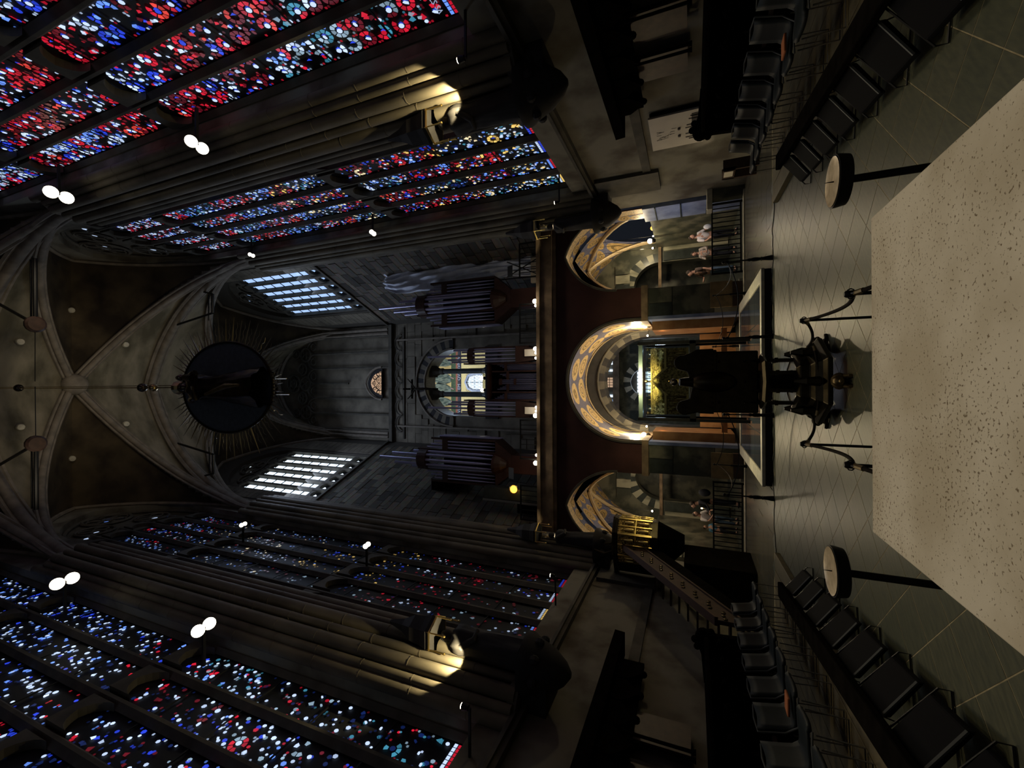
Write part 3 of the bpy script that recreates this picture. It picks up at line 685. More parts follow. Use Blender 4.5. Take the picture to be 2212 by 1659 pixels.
# ------------------------------------------------------------------ west gallery front with its three arches
def TW(Y): return lambda u, d, z: (u, Y + d, z)
SIDE = (5.06, 1.5, 3.4, 4.35, 6.38); CEN = (0, 2.3, 3.4, 4.0, 6.3)
g = wall_mesh(TW(17), -6.6, 6.6, 3.4, 6.95, .8, [(-5.06,) + SIDE[1:], CEN, SIDE]).build('wall_gallery_front', 'red_stone', kind='structure')
for s in (-1, 1):
    m = MB(); x0, x1 = (2.35, 3.5) if s > 0 else (-3.5, -2.35)
    m.box(x0, x1, 17.02, 19.9, 0, 3.18); p = m.build('pier_marble', 'marble_green', kind='structure')
    # marble revetment slabs of the pier
    for (a, b, z0_, z1_, mm_) in ((.03, 1.12, .12, .9, 'marble_veined'), (.03, 1.12, .93, 2.3, 'marble_green'), (.03, .55, 2.33, 3.15, 'marble_dark'), (.58, 1.12, 2.33, 3.15, 'marble_green')):
        q = MB(); q.box(x0 + a, x0 + b, 16.97, 17.03, z0_, z1_); q.build('marble_panel', mm_, p)
    q = MB(); q.box(x0 - .06, x0 + .1 if s > 0 else x0 + .04, 16.9, 17.6, .02, 3.15); 
    q = MB(); xx = 2.3 if s > 0 else -2.3
    q.box(min(xx, xx + s * .12), max(xx, xx + s * .12), 16.93, 17.5, 0, 3.2); q.build('jamb_slab', 'marble_blue_lit', p)
    q = MB(); q.box(x0 - .1, x1 + .1, 16.86, 20, 3.18, 3.42); q.build('impost', 'cornice_stone', p)
    q = MB(); q.box(x0 - .05, x1 + .05, 16.9, 17.1, 0, .12); q.build('plinth', 'marble_white', p)
    # outer jamb against the choir wall
    m = MB(); m.box(min(s*6.5, s*7.0), max(s*6.5, s*7.0), 16.95, 18.3, 0, 3.38); oj = m.build('jamb_outer', 'marble_blue_lit' if s > 0 else 'marble_veined', kind='structure')
    for z in (1.1, 2.0, 2.9):
        q = MB(); q.box(min(s*6.47, s*6.5), max(s*6.47, s*6.5), 16.94, 18.3, z, z + .04); q.build('joint_strip', 'marble_dark', oj)
    m = MB(); m.box(min(s*6.5, s*7.0), max(s*6.5, s*7.0), 18.3, 22.2, 0, 3.2); m.build('wall_passage', 'marble_green', kind='structure')
    # bright mosaic rim and soffit of the side arch
    A = arch_pts(1.5, 2.03, 14); A = [(-1.5, -1.0)] + A + [(1.5, -1.0)]
    def sweep(name, y0, y1, cxx, k, zc, matn, par=None, A_=A):
        rows, uvs, L = [], [], 0
        for i, a in enumerate(A_):
            if i: L += math.hypot(a[0] - A_[i-1][0], a[1] - A_[i-1][1])
            rows.append([(cxx + a[0] * k, y, zc + a[1] * k) for y in np.linspace(y0, y1, 5)]); uvs.append([(y, L) for y in np.linspace(y0, y1, 5)])
        return MB().grid(rows, uvs).build(name, matn, par, smooth=60, solid=False, kind=None if par else 'structure')
    sweep('arch_rim', 17.0, 17.5, s * 5.06, .997, 4.35, 'mosaic_rim')
    sweep('arch_soffit', 17.5, 18.0, s * 5.06, .99, 4.35, 'mosaic_blue')
    # groined ambulatory vault behind
    vrows, vuv = [], []
    for i in range(25):
        y = 18.0 + 4.1 * i / 24; b = (y - 20.05) / 2.05; row, uv = [], []
        for k in range(25):
            a = -1 + 2 * k / 24; z = 3.25 + max(archn(a, 1.75, 3.0), archn(b, 2.05, 2.2) * 1.15)
            row.append((s * 5.15 + a * 1.75, y, z)); uv.append((s * 5.15 + a * 1.75, y * .9 + z * .6))
        vrows.append(row); vuv.append(uv)
    MB().grid(vrows, vuv).build('ceiling_passage', 'mosaic_blue', smooth=40, kind='structure', solid=False)
    m = MB(); m.tube([(s * 5.15 + 1.68 * math.sin(q), 20.05 + 1.95 * math.sin(q), 3.25 + archn(math.sin(q), 1.75, 3.0) - .05) for q in np.linspace(-1.57, 1.57, 20)], .09, 6)
    m.tube([(s * 5.15 + 1.68 * math.sin(q), 20.05 - 1.95 * math.sin(q), 3.25 + archn(math.sin(q), 1.75, 3.0) - .05) for q in np.linspace(-1.57, 1.57, 20)], .09, 6)
    m.build('groin_band', 'mosaic_rim', kind='structure', smooth=60).data.uv_layers.new(name='UVMap')
    # back wall of the passage: marble with a striped inner arch
    bw = wall_mesh(TW(22.1), min(s*3.35, s*6.95), max(s*3.35, s*6.95), 0, 6.9, .5, [(s * 4.75, 1.05, 0, 3.1, 4.3)]); bw = bw.build('wall_passage_back', 'marble_green', kind='structure')
    A2 = arch_pts(1.05, 1.2, 8)
    for i, (a, b) in enumerate(zip(A2[:-1], A2[1:])):
        q = MB(TW(22.05)); k = 1.42
        q.hexa([(s*4.75 + a[0], 0, 3.1 + a[1]), (s*4.75 + b[0], 0, 3.1 + b[1]), (s*4.75 + b[0] * k, 0, 3.1 + b[1] * k), (s*4.75 + a[0] * k, 0, 3.1 + a[1] * k)],
               [(s*4.75 + a[0], .06, 3.1 + a[1]), (s*4.75 + b[0], .06, 3.1 + b[1]), (s*4.75 + b[0] * k, .06, 3.1 + b[1] * k), (s*4.75 + a[0] * k, .06, 3.1 + a[1] * k)])
        q.build('voussoir', 'marble_dark' if i % 2 else 'marble_veined', bw)
    q = MB(); q.box(min(s*3.4, s*6.95), max(s*3.4, s*6.95), 21.95, 22.1, 3.0, 3.14); q.build('moulding', 'cornice_stone', bw)
    for i in range(7):
        xa = s * 3.5 + s * i * .47
        if abs(abs(xa + s * .2) - 4.75) < 1.15 and True: zt = 2.9
        q = MB(); q.box(min(xa, xa + s * .42), max(xa, xa + s * .42), 22.02, 22.1, .1 if abs(abs(xa + s*.21) - 4.75) > 1.2 else 4.5, 2.9 if abs(abs(xa + s*.21) - 4.75) > 1.2 else 5.2)
        q.build('marble_panel', ('marble_veined', 'marble_green', 'marble_dark')[i % 3], bw)
    MB().box(min(s*3.35, s*7.0), max(s*3.35, s*7.0), 24.5, 24.8, 0, 6).build('wall_ambulatory', 'marble_green', kind='structure')
    MB().box(min(s*3.35, s*2.3), max(s*3.35, s*2.3), 19.9, 24.5, 0, 6.9).build('wall_octagon_pier', 'marble_green', kind='structure')
# centre arch: deep mosaic soffit, then the octagon's own banded arch
A = arch_pts(2.3, 2.3, 16); A = [(-2.3, -.6)] + A + [(2.3, -.6)]
sweep('arch_soffit', 17.0, 19.9, 0, .985, 4.0, 'mosaic_gold', None, A)
sweep('arch_rim', 19.72, 19.95, 0, .97, 4.0, 'mosaic_rim', None, A)
m = MB(); m.tube([(a[0] * 1.02, 16.97, 4.0 + a[1] * 1.02) for a in A], .07, 6); m.build('arch_moulding', 'stone_dark', kind='structure')
for s in (-1, 1):
    m = MB(); m.tube([(s * 5.06 + a[0] * 1.02, 16.97, 4.35 + a[1] * 1.02) for a in arch_pts(1.5, 2.03, 14)], .05, 6); m.build('arch_moulding', 'stone_dark', kind='structure')
ow = wall_mesh(TW(20.0), -2.4, 2.4, 0, 6.9, .8, [(0, 1.98, 0, 3.45, 5.42)]).build('wall_octagon_arch', 'stone_black', kind='structure')
A2 = arch_pts(1.98, 1.97, 9)
for i, (a, b) in enumerate(zip(A2[:-1], A2[1:])):
    q = MB(TW(19.95)); k = 1.13
    q.hexa([(a[0], 0, 3.45 + a[1]), (b[0], 0, 3.45 + b[1]), (b[0] * k, 0, 3.45 + b[1] * k), (a[0] * k, 0, 3.45 + a[1] * k)], [(a[0], .9, 3.45 + a[1]), (b[0], .9, 3.45 + b[1]), (b[0] * k, .9, 3.45 + b[1] * k), (a[0] * k, .9, 3.45 + a[1] * k)])
    q.build('voussoir', 'stone_black' if i % 2 else 'stone_dark', ow)
m = MB(); m.tube([(a[0] * 1.14, 19.93, 3.45 + a[1] * 1.14) for a in A2], .045, 6); m.build('moulding', 'stone_dark', ow)
# octagon beyond: far side with striped arch and the gallery opening
ff = wall_mesh(TW(35), -6, 6, 0, 7.0, .5, [(0, 1.1, 3.6, 5.0, 6.2)]).build('wall_far_octagon', 'marble_green', kind='structure')
A2 = arch_pts(1.1, 1.15, 6)
for i, (a, b) in enumerate(zip(A2[:-1], A2[1:])):
    q = MB(TW(34.9)); k = 1.5
    q.hexa([(a[0], 0, 5.0 + a[1]), (b[0], 0, 5.0 + b[1]), (b[0] * k, 0, 5.0 + b[1] * k), (a[0] * k, 0, 5.0 + a[1] * k)], [(a[0], .1, 5.0 + a[1]), (b[0], .1, 5.0 + b[1]), (b[0] * k, .1, 5.0 + b[1] * k), (a[0] * k, .1, 5.0 + a[1] * k)])
    q.build('voussoir', 'marble_dark' if i % 2 else 'marble_white', ff)
for s in (-1, 1):
    q = MB(); q.box(s * 2.6 - .35, s * 2.6 + .35, 34.85, 35, 5.0, 6.2); q.build('marble_panel', 'marble_dark', ff)
q = MB(); q.box(-6, 6, 34.7, 35, 7.0, 7.5); q.build('cornice', 'cornice_stone', ff)
MB().box(-6, 6, 37.5, 37.7, 0, 14).build('wall_far_gallery', 'stone_dark', kind='structure')
for i, (xa, wd, mt) in enumerate(((-2.2, .7, 'day_pane'), (-1.3, .25, 'day_white'), (-.45, .9, 'pane_warm'), (.9, .25, 'day_white'), (1.5, .8, 'day_white'), (2.7, .3, 'day_pane'))):
    W = struct('window_%d' % (20 + i)); q = MB(); q.box(xa, xa + wd, 37.3, 37.45, 7.9, 9.3); q.build('pane', mt, W)
    q = MB()
    for e in np.arange(xa, xa + wd + .01, .22): q.box(e - .02, e + .02, 37.22, 37.3, 7.9, 9.3)
    for e in (8.2, 8.6, 9.0): q.box(xa, xa + wd, 37.22, 37.3, e, e + .03)
    q.build('lead_net', 'lead', W)
W = struct('window_30'); q = MB(); q.box(-.9, .9, 37.3, 37.45, 3.6, 5.9); q.build('pane', 'day_white', W)
q = MB()
for e in np.arange(-.9, .91, .3): q.box(e - .03, e + .03, 37.2, 37.3, 3.6, 5.9)
for e in (4.1, 4.6, 5.1): q.box(-.9, .9, 37.2, 37.3, e, e + .05)
q.build('lead_net', 'lead', W)
for s in (-1, 1): MB().box(min(s*6, s*6.4), max(s*6, s*6.4), 24.8, 37.7, 0, 14).build('wall_octagon_side', 'marble_green', kind='structure')
# gallery floor, cornice
MB().box(-6.7, 6.7, 17.0, 24.4, 6.9, 7.5).build('floor_gallery', 'stone_dark', kind='structure')
m = MB(); m.box(-6.55, 6.55, 16.78, 17.0, 6.93, 7.42); m.box(-6.55, 6.55, 16.66, 17.0, 7.42, 7.56); m.box(-6.55, 6.55, 16.88, 17.0, 6.8, 6.93)
m.build('cornice_gallery', 'cornice_stone', kind='structure')
# west face above the organ loft
cf = wall_mesh(TW(23.5), -4.1, 4.1, 7.5, 33, .9, [(0, 2.1, 13.2, 15.5, 17.6)]).build('wall_front', 'stone', kind='structure')
A2 = arch_pts(2.1, 2.1, 13)
for i, (a, b) in enumerate(zip(A2[:-1], A2[1:])):
    q = MB(TW(23.42)); k = 1.3
    q.hexa([(a[0], 0, 15.5 + a[1]), (b[0], 0, 15.5 + b[1]), (b[0] * k, 0, 15.5 + b[1] * k), (a[0] * k, 0, 15.5 + a[1] * k)], [(a[0], .12, 15.5 + a[1]), (b[0], .12, 15.5 + b[1]), (b[0] * k, .12, 15.5 + b[1] * k), (a[0] * k, .12, 15.5 + a[1] * k)])
    q.build('voussoir', 'stone_black' if i % 2 else 'stone', cf)
for k, r_ in ((1.01, .06), (1.31, .06)):
    m = MB(); m.tube([(a[0] * k, 23.38, 15.5 + a[1] * k) for a in A2], r_, 6); m.build('arch_moulding', 'rib_stone', cf)
m = MB(); m.grid([[(a[0] * .995, y, 15.5 + a[1] * .995) for y in (23.5, 24.6)] for a in A2]); m.build('soffit', 'marble_white', cf, solid=False)
rr = random.Random(4); zz = 7.7; rest = MB()
while zz < 20.0:
    h = rr.choice((.4, .5, .6)); xx = -4
    while xx < 4:
        L = rr.uniform(.6, 1.4); a, b = xx, min(xx + L, 4.0); r0 = max(abs(a), abs(b))
        dmin = min(math.hypot(q1, max(zz + q2 - 15.5, 0)) for q1 in (a, b, (a + b) / 2) for q2 in (0, h))
        if dmin > 2.8 and not (zz < 13.2 and abs((a + b) / 2) < 2.6): rest.box(a + .01, b - .01, 23.46 - rr.random() * .03, 23.52, zz + .01, zz + h - .01)
        xx += L
    zz += h
rest.build('ashlar', 'stone', cf)['kind'] = 'stuff'
for s in (-1, 1):
    m = MB(); m.box(s*2.85 - .05, s*2.85 + .05, 23.3, 23.5, 7.6, 19.9); m.build('pilaster', 'rib_stone', cf)
m = MB(); m.box(-3.9, 3.9, 23.2, 23.5, 20.1, 20.35); m.box(-3.7, 3.7, 23.35, 23.5, 19.2, 19.3); m.build('trim_3', 'stone_dark', kind='structure')
# blind tracery on the wall above
bt = struct('blind_tracery'); Lx = [-3.2 + 1.067 * k for k in range(7)]
for x in Lx:
    m = MB(); m.cyl((x, 23.32, 20.35), (x, 23.32, 27.0 if abs(x) > .1 else 23.6), .07, n=8); 
    if abs(x) < .1: m = MB().cyl((x, 23.32, 23.9), (x, 23.32, 27.0), .07, n=8)
    m.build('mullion', 'stone_dark', bt, smooth=50)
m = MB()
for x0_, x1_ in zip(Lx[:-1], Lx[1:]):
    A3 = arch_pts((x1_ - x0_) / 2, .75, 6); m.tube([((x0_ + x1_) / 2 + a, 23.3, 27.0 + b) for a, b in A3], .06, 5)
    A3 = arch_pts((x1_ - x0_) / 2, .5, 5); m.tube([((x0_ + x1_) / 2 + a, 23.3, 19.35 + b) for a, b in A3], .05, 5)
    m.tube([((x0_ + x1_) / 2 + .24 * math.cos(q), 23.3, 27.2 + .24 * math.sin(q)) for q in np.linspace(0, 6.2832, 11)], .05, 5)
for (x, z, r_) in ((-2.13, 27.95, .5), (2.13, 27.95, .5), (0, 28.0, .5), (-1.07, 28.3, .42), (1.07, 28.3, .42), (0, 29.2, .65), (-2.2, 28.9, .3), (2.2, 28.9, .3), (0, 29.2, .3)):
    m.tube([(x + r_ * math.cos(q), 23.3, z + r_ * math.sin(q)) for q in np.linspace(0, 6.2832, 15)], .07, 5)
    for e in range(3): m.tube([(x + r_*.5*math.cos(e*2.1+.5) + r_*.38 * math.cos(q), 23.3, z + r_*.5*math.sin(e*2.1+.5) + r_*.38 * math.sin(q)) for q in np.linspace(0, 6.2832, 9)], .04, 5)
m.build('foils', 'stone_dark', bt, smooth=60)
for k, (hw_, ht) in enumerate(((3.35, 3.9), (3.6, 4.2))):
    m = MB(); A3 = arch_pts(hw_, ht, 14); m.tube([(-hw_, 23.25, 20.4)] + [(a, 23.25, 26.8 + b) for a, b in A3] + [(hw_, 23.25, 20.4)], .11, 6); m.build('frame', 'rib_stone', bt, smooth=60)
# lunette with its grille
W = struct('window_7'); q = MB(); A3 = arch_pts(.78, .95, 10); zc = 20.95
m = MB(); m.prism([(a * 1.28, 23.3, zc + b * 1.3) for a, b in A3], (0, .15, 0)); m.build('reveal', 'stone_black', W)
m = MB(); m.add([(a, 23.27, zc + b) for a, b in A3], [tuple(range(len(A3)))]); m.prism([(a, 23.27, zc + b) for a, b in A3], (0, .02, 0)); m.build('pane', 'pane_warm', W)
m = MB(); m.tube([(a * 1.4, 23.22, zc + b * 1.42) for a, b in A3], .07, 6); m.build('arch_moulding', 'rib_stone', W)
m = MB()
def ringb(m, x, y, z, r, t, n=14): m.tube([(x + r * math.cos(q), y, z + r * math.sin(q)) for q in np.linspace(0, 6.2832, n)], t, 4)
for (x, z, r_) in ((-.22, .25, .18), (.22, .25, .18), (-.22, .25, .07), (.22, .25, .07), (0, .62, .14), (-.35, .58, .11), (.35, .58, .11), (-.58, .3, .12), (.58, .3, .12)): ringb(m, x, 23.23, zc + z, r_, .022, 10)
for k in range(7):
    a = math.pi * k / 6; m.cyl((.45 * math.cos(a), 23.23, zc + .5 * math.sin(a)), (.78 * math.cos(a), 23.23, zc + .93 * math.sin(a)), .02, n=4)
m.tube([(a * .62, 23.23, zc + b * .68) for a, b in A3], .022, 4)
for x in (-.72, -.5, 0, .5, .72): m.box(x - .02, x + .02, 23.21, 23.24, zc - .02, zc + .3)
m.box(-.78, .78, 23.2, 23.25, zc - .05, zc + .0); m.build('grille', 'black_iron', W)
# columns of the upper opening, parapet below
for s in (-1, 1):
    c = struct('column', (s * .74, 24.0, 13.4))
    m = MB(); m.lathe([(.26, 0), (.26, .1), (.19, .2), (.17, .3), (.16, 3.1)], (s * .74, 24.0, 13.4), 14); m.build('shaft', 'marble_dark', c, smooth=40)
    m = MB(); m.lathe([(.17, 3.1), (.22, 3.2), (.2, 3.4), (.33, 3.7), (.36, 3.8)], (s * .74, 24.0, 13.4), 8); m.box(s*.74 - .38, s*.74 + .38, 23.7, 24.3, 17.2, 17.45); m.build('capital', 'stone_dark', c)
m = MB(); m.box(-2.2, 2.2, 23.4, 24.3, 12.4, 13.25); m.build('parapet', 'stone_black', kind='structure')
# gold mosaic wall far behind: green-robed figures over an inscription band
mw = struct('wall_mosaic'); Ym = 33.0
def P33(px, py, dy=0): v = atY(px, py, Ym); return (v.x, v.y - dy, v.z)
c0, c1 = P33(905, 945), P33(1085, 715)
mat('gold_field', (.72, .52, .17), .45, metal=.2, var=.25, scale=14); mat('robe', (.36, .42, .30), .7, col2=(.12, .17, .13), scale=5.5, stretch=(1.5, 1, .45), thr=(.44, .53)); mat('meadow', (.12, .17, .07), .8, var=.4, scale=9)
mat('red_band', (.42, .12, .06), .7); mat('dark_band', (.035, .03, .035), .7); mat('mos_grey', (.32, .34, .42), .6, col2=(.6, .6, .6), scale=1.6)
m = MB(); m.box(c0[0], c1[0], Ym, Ym + .3, c1[2] - 1, c0[2] + 1); m.build('gold_ground', 'gold_field', mw)
def flat(name, pts, mt, dy=.02):
    m = MB(); m.prism([P33(x, y, dy) for x, y in pts], (0, dy + .01, 0)); return m.build(name, mt, mw)
flat('meadow', [(975, 730), (985, 730), (985, 930), (975, 930)], 'meadow'); flat('red_band', [(985, 730), (988.5, 730), (988.5, 930), (985, 930)], 'red_band', .03)
flat('inscription_band', [(989.5, 730), (996, 730), (996, 930), (989.5, 930)], 'dark_band', .03); flat('upper_band', [(919, 780), (930, 780), (930, 880), (919, 880)], 'mos_grey', .03)
for (x, y, w_) in ((0, 758, 1), (0, 782, 1), (0, 815, 1.5), (0, 838, 1.3), (0, 866, 1.1), (0, 888, 1)):
    y0_ = y
    flat('robe', [(934, y0_ - 4 * w_), (932, y0_ + 4 * w_), (945, y0_ + 9 * w_), (962, y0_ + 10 * w_), (974, y0_ + 7 * w_), (975, y0_ - 1), (964, y0_ - 6 * w_), (948, y0_ - 9 * w_)], 'robe', .04)
    flat('foot', [(974, y0_ + 2), (981, y0_ + 4), (981, y0_ + 2), (975, y0_ - 1)], 'skin', .05)
    flat('face', [(930, y0_ - 2), (935, y0_ - 3), (935, y0_ + 2), (930, y0_ + 2)], 'skin', .06)
for body, py, px in (('VIRT', 892, 995.2), ('EM', 842, 995.2), ('QVO', 822, 995.0), ('RVM', 800, 995.0), ('TVI', 782, 994.6)):
    v = P33(px, py, .06); text('lettering', body, .62 * .66, 'mos_grey', mw, Matrix(((1, 0, 0, v[0]), (0, 0, -1, v[1]), (0, 1, 0, v[2]), (0, 0, 0, 1))))
W = struct('window_8'); A3 = [P33(1043, 844.5, .1), P33(1024, 844.5, .1), P33(1013, 839, .1), P33(1007.5, 826, .1), P33(1013, 812, .1), P33(1024, 807, .1), P33(1043, 807, .1)]
m = MB(); m.prism(A3, (0, .05, 0)); m.build('pane', 'day_white', W)
m = MB(); m.tube(A3, .16, 6); m.build('reveal', 'mos_grey', W)
m = MB(); cc = P33(1027, 826, .16)
for i in range(-4, 5):
    for j in range(-4, 5):
        x, z = cc[0] + i * .26 + (j % 2) * .13, cc[2] + j * .235
        if abs(x - cc[0]) < .78 and -.75 < z - cc[2] < .8: ringb(m, x, Ym - .18, z, .12, .014, 7)
m.cyl((cc[0], Ym - .18, cc[2] - .8), (cc[0], Ym - .18, cc[2] + .9), .03, n=4); m.cyl((cc[0] - .8, Ym - .18, cc[2]), (cc[0] + .8, Ym - .18, cc[2]), .02, n=4)
m.build('lattice', 'lead', W)
lamp('AREA', 'drum_daylight', (0, 27.5, 26.5), 420, (.8, .87, 1.0), (0, 33, 20.5), 4.0)
lamp('AREA', 'drum_soffit_light', (0, 28.5, 19), 60, (.5, .68, 1.0), (0, 24, 16.5), 3.0)

# ================================================================== FURNISHINGS
# ------------------------------------------------------------------ altar slab
A0, A1 = atZ(1884, 468, 1.02), atZ(1881, 1147, 1.02)
t = thing('altar', 'pale pitted travertine altar slab filling the lower end of the view', 'altar', (0, 1.0, 0))
xl, xr, yf = A1.x, A0.x, (A0.y + A1.y) / 2
m = MB(); m.box(xl, xr, yf - 2.3, yf, .86, 1.02); m.build('altar_slab', 'travertine', t, bevel=.006)
m = MB(); m.box(xl + .3, xr - .3, yf - 2.0, yf - .35, 0, .86); m.build('altar_block', 'marble_white', t, bevel=.01)

# ------------------------------------------------------------------ candle stands with round brass pans
def candle_stand(px, py, lab):
    c = atZ(px, py, 1.0); r = .118
    t = thing('candle_stand', lab, 'candle stand', (c.x, c.y, 0), 'brass pan candle stands beside the altar')
    m = MB(); m.lathe([(.16, 0), (.16, .02), (.05, .05), (.018, .08), (.018, .95)], (c.x, c.y, 0), 16); m.build('pole', 'black_iron', t, smooth=40)
    m = MB(); m.lathe([(.03, .93), (r, .945), (r + .008, .985), (r + .008, 1.0), (r, 1.0), (r - .004, .985), (.02, .98)], (c.x, c.y, 0), 32); m.build('pan_rim', 'black_iron', t, smooth=40)
    m = MB(); m.lathe([(.01, .99), (r - .012, .992), (r, 1.002), (r, 1.004), (r - .016, .997), (.01, .996)], (c.x, c.y, 0), 36); m.build('pan', 'pan_brass', t, smooth=30)
    m = MB(); m.cyl((c.x, c.y, .99), (c.x, c.y, 1.035), .004, .001, n=6); m.build('spike', 'black_iron', t)
candle_stand(1799, 393, 'tall candle stand with round brass pan, past the altar corner nearer the pale wall board')
candle_stand(1795, 1233, 'tall candle stand with round brass pan, past the altar corner nearer the pulpit stairs')

# ------------------------------------------------------------------ barrier posts and ropes between altar and lectern
PH = .80; posts = []
for px, py, lab in ((1727, 693, 'slim black barrier post by the lectern, on the pale wall board side'), (1728, 959, 'slim black barrier post by the lectern, on the pulpit side'),
                    (1823, 636, 'slim black barrier post close to the altar, on the pale wall board side'), (1823, 1004, 'slim black barrier post close to the altar, on the pulpit side')):
    c = atZ(px, py, PH); posts.append(c)
    t = thing('barrier_post', lab, 'barrier post', (c.x, c.y, 0), 'barrier posts before the altar')
    m = MB(); m.lathe([(.13, 0), (.13, .012), (.02, .03), (.011, .06), (.011, PH - .02)], (c.x, c.y, 0), 14); m.build('pole', 'black_iron', t, smooth=40)
    m = MB(); m.lathe([(.014, PH - .05), (.022, PH - .045), (.022, PH - .01), (.014, PH)], (c.x, c.y, 0), 12); m.tube([(c.x + .03 * math.cos(q), c.y - .01 + .008 * math.sin(q), PH - .03 + .02 * math.sin(q)) for q in np.linspace(0, 6.2832, 10)], .004, 5); m.build('ring_cap', 'black_iron', t, smooth=40)
    m = MB(); m.cyl((c.x, c.y - .02, PH - .03), (c.x, c.y - .045, PH - .06), .007, n=6); m.build('hook', 'steel', t)
def hang(a, b, sag, n=14): return [(a[0] + (b[0] - a[0]) * k / n, a[1] + (b[1] - a[1]) * k / n, a[2] + (b[2] - a[2]) * k / n - sag * 4 * (k / n) * (1 - k / n)) for k in range(n + 1)]
def rope(a, b, sag, lab, r=.013):
    t = thing('barrier_rope', lab, 'rope', a, 'ropes before the altar')
    pts = hang(a, b, sag); m = MB(); m.tube(pts, r, 7)
    m.build('cord', 'rope_red', t, smooth=60); m = MB(); m.cyl(pts[0], pts[1], r * 1.3, n=7); o_ = m.build('end_cap', 'dull_brass', t); m = MB(); m.cyl(pts[-2], pts[-1], r * 1.3, n=7); m.build('end_cap', 'dull_brass', t)
rope((posts[0].x, posts[0].y, PH - .04), (posts[2].x, posts[2].y, PH - .04), .10, 'dark rope sagging between the two barrier posts on the pale board side')
rope((posts[1].x, posts[1].y, PH - .04), (posts[3].x, posts[3].y, PH - .04), .10, 'dark rope sagging between the two barrier posts on the pulpit side')
LY = 6.55; lb = atY(1740, 752, LY); lb2 = atY(1746, 893, LY)
rope((posts[0].x, posts[0].y, PH - .04), (lb.x, lb.y - .05, lb.z), .06, 'dark rope from the lectern foot to the post on the pale board side')
rope((posts[1].x, posts[1].y, PH - .04), (lb2.x, lb2.y - .05, lb2.z), .06, 'dark rope from the lectern foot to the post on the pulpit side')
rope((lb.x, lb.y - .4, lb.z + .0), (lb2.x, lb2.y - .4, lb2.z), .04, 'dark rope crossing in front of the lectern foot')
for c, dx in ((posts[2], .4), (posts[3], -.4)):
    rope((c.x, c.y - .02, PH - .05), (c.x + dx * .12, c.y - .9, .62), .05, 'dark rope running from the post near the altar towards the %s altar corner' % ('board-side' if dx > 0 else 'pulpit-side'))

# ------------------------------------------------------------------ eagle lectern seen from behind
def L(px, py, Y=LY): return atY(px, py, Y)
lx = L(1700, 824).x
t = thing('eagle_lectern', 'black bronze eagle lectern with spread wings standing on a lion-footed base', 'lectern', (lx, LY, 0))
def zat(px, Y=LY): return atY(px, 824, Y).z
def wing(s):
    pyc = 784 if s > 0 else 880
    m = MB(); xo = L(1640, 753 if s > 0 else 893).x; xi = lx + s * .02; zt = zat(1456 if s > 0 else 1461); zb = zat(1548)
    xw = L(1457, pyc).x; rr_ = .105
    pts = [(xi, zb), (xo, zb)] if s > 0 else [(xi, zb + .0), (xo + .02, zb + .02)]
    pts += [(xo, zb + .45 * (zt - zb))] + [(xw + s * rr_ * math.cos(q), zt - rr_ + rr_ * math.sin(q)) for q in np.linspace(-.2, 3.0, 9)] + [(xw - s * (rr_ + .02), zt - .17), (xi, zt - .22)]
    m.prism([(x, LY - .05, z) for x, z in pts], (0, .09, 0)); o = m.build('wing', 'bronze', t, bevel=.015)
    f = MB()
    for k in range(6):
        x = xi + (xo - xi) * (k + .5) / 6; f.prism([(x - .05, LY - .06, zb + .04), (x + .05, LY - .06, zb + .04), (x + .045, LY - .07, zt - .3), (x, LY - .075, zt - .22), (x - .045, LY - .07, zt - .3)], (0, .02, 0))
    f.build('feathers', 'bronze', o)
wing(1); wing(-1)
m = MB(); m.ball((lx, LY - .02, zat(1540)), .15, 14, 10, (1.0, .9, 2.0)); m.tube([(lx, LY, zat(1520)), (lx, LY - .02, zat(1490)), (lx, LY - .06, zat(1468))], [.12, .075, .05], 10); m.build('body', 'bronze', t, smooth=60)
m = MB(); m.ball((lx, LY - .07, zat(1456)), .052, 12, 8, (1, 1.25, 1)); m.tube([(lx, LY - .11, zat(1456)), (lx, LY - .17, zat(1459)), (lx, LY - .18, zat(1464))], [.03, .018, .004], 6); m.build('head', 'bronze', t, smooth=60)
# desk box below the eagle
zt, zb = zat(1515), zat(1638); xa, xb = L(1600, 892).x, L(1600, 758).x
m = MB(); m.box(xa, xb, LY - .02, LY + .14, zb, zt); m.build('desk', 'bronze', t, bevel=.02)
m = MB()
for k in range(3):
    for j in range(2):
        x = xa + (xb - xa) * (k + .5) / 3; z = zb + (zt - zb) * (j + .5) / 2.2; m.lathe([(.001, 0), (.022, 0), (.022, .02), (.001, .025)], (0, 0, 0), 8) if False else m.ball((x, LY - .03, z), .02, 8, 5)
m.build('studs', 'bronze', t)['kind'] = 'stuff'
# stem: ring of buttress columns round a core
zs0, zs1 = zat(1712), zb
m = MB(); m.lathe([(.15, 0), (.13, .1), (.12, .25), (.15, zs1 - zs0)], (lx, LY, zs0), 8); m.build('core', 'bronze', t)
for k in range(8):
    a = k * math.pi / 4 + .39; x, y = lx + .30 * math.cos(a), LY + .22 * math.sin(a)
    m = MB(); m.box(x - .022, x + .022, y - .022, y + .022, zs0 - .02, zs1 - .05); m.lathe([(.04, 0), (.004, .16)], (x, y, zs1 - .06), 4); m.box(x - .032, x + .032, y - .032, y + .032, zs0 + .18, zs0 + .22); m.build('buttress', 'bronze', t)
m = MB(); m.lathe([(.36, 0), (.38, .03), (.34, .06)], (lx, LY, zs1 - .07), 8); m.build('collar', 'bronze', t)
zb0 = zat(1776)
m = MB(); m.lathe([(.55, 0), (.56, .05), (.50, .09), (.46, .16), (.40, .20), (.39, .30), (.33, .34), (.32, zs0 - zb0)], (lx, LY, zb0), 6); bs = m.build('base', 'bronze', t, bevel=.01)
m = MB()
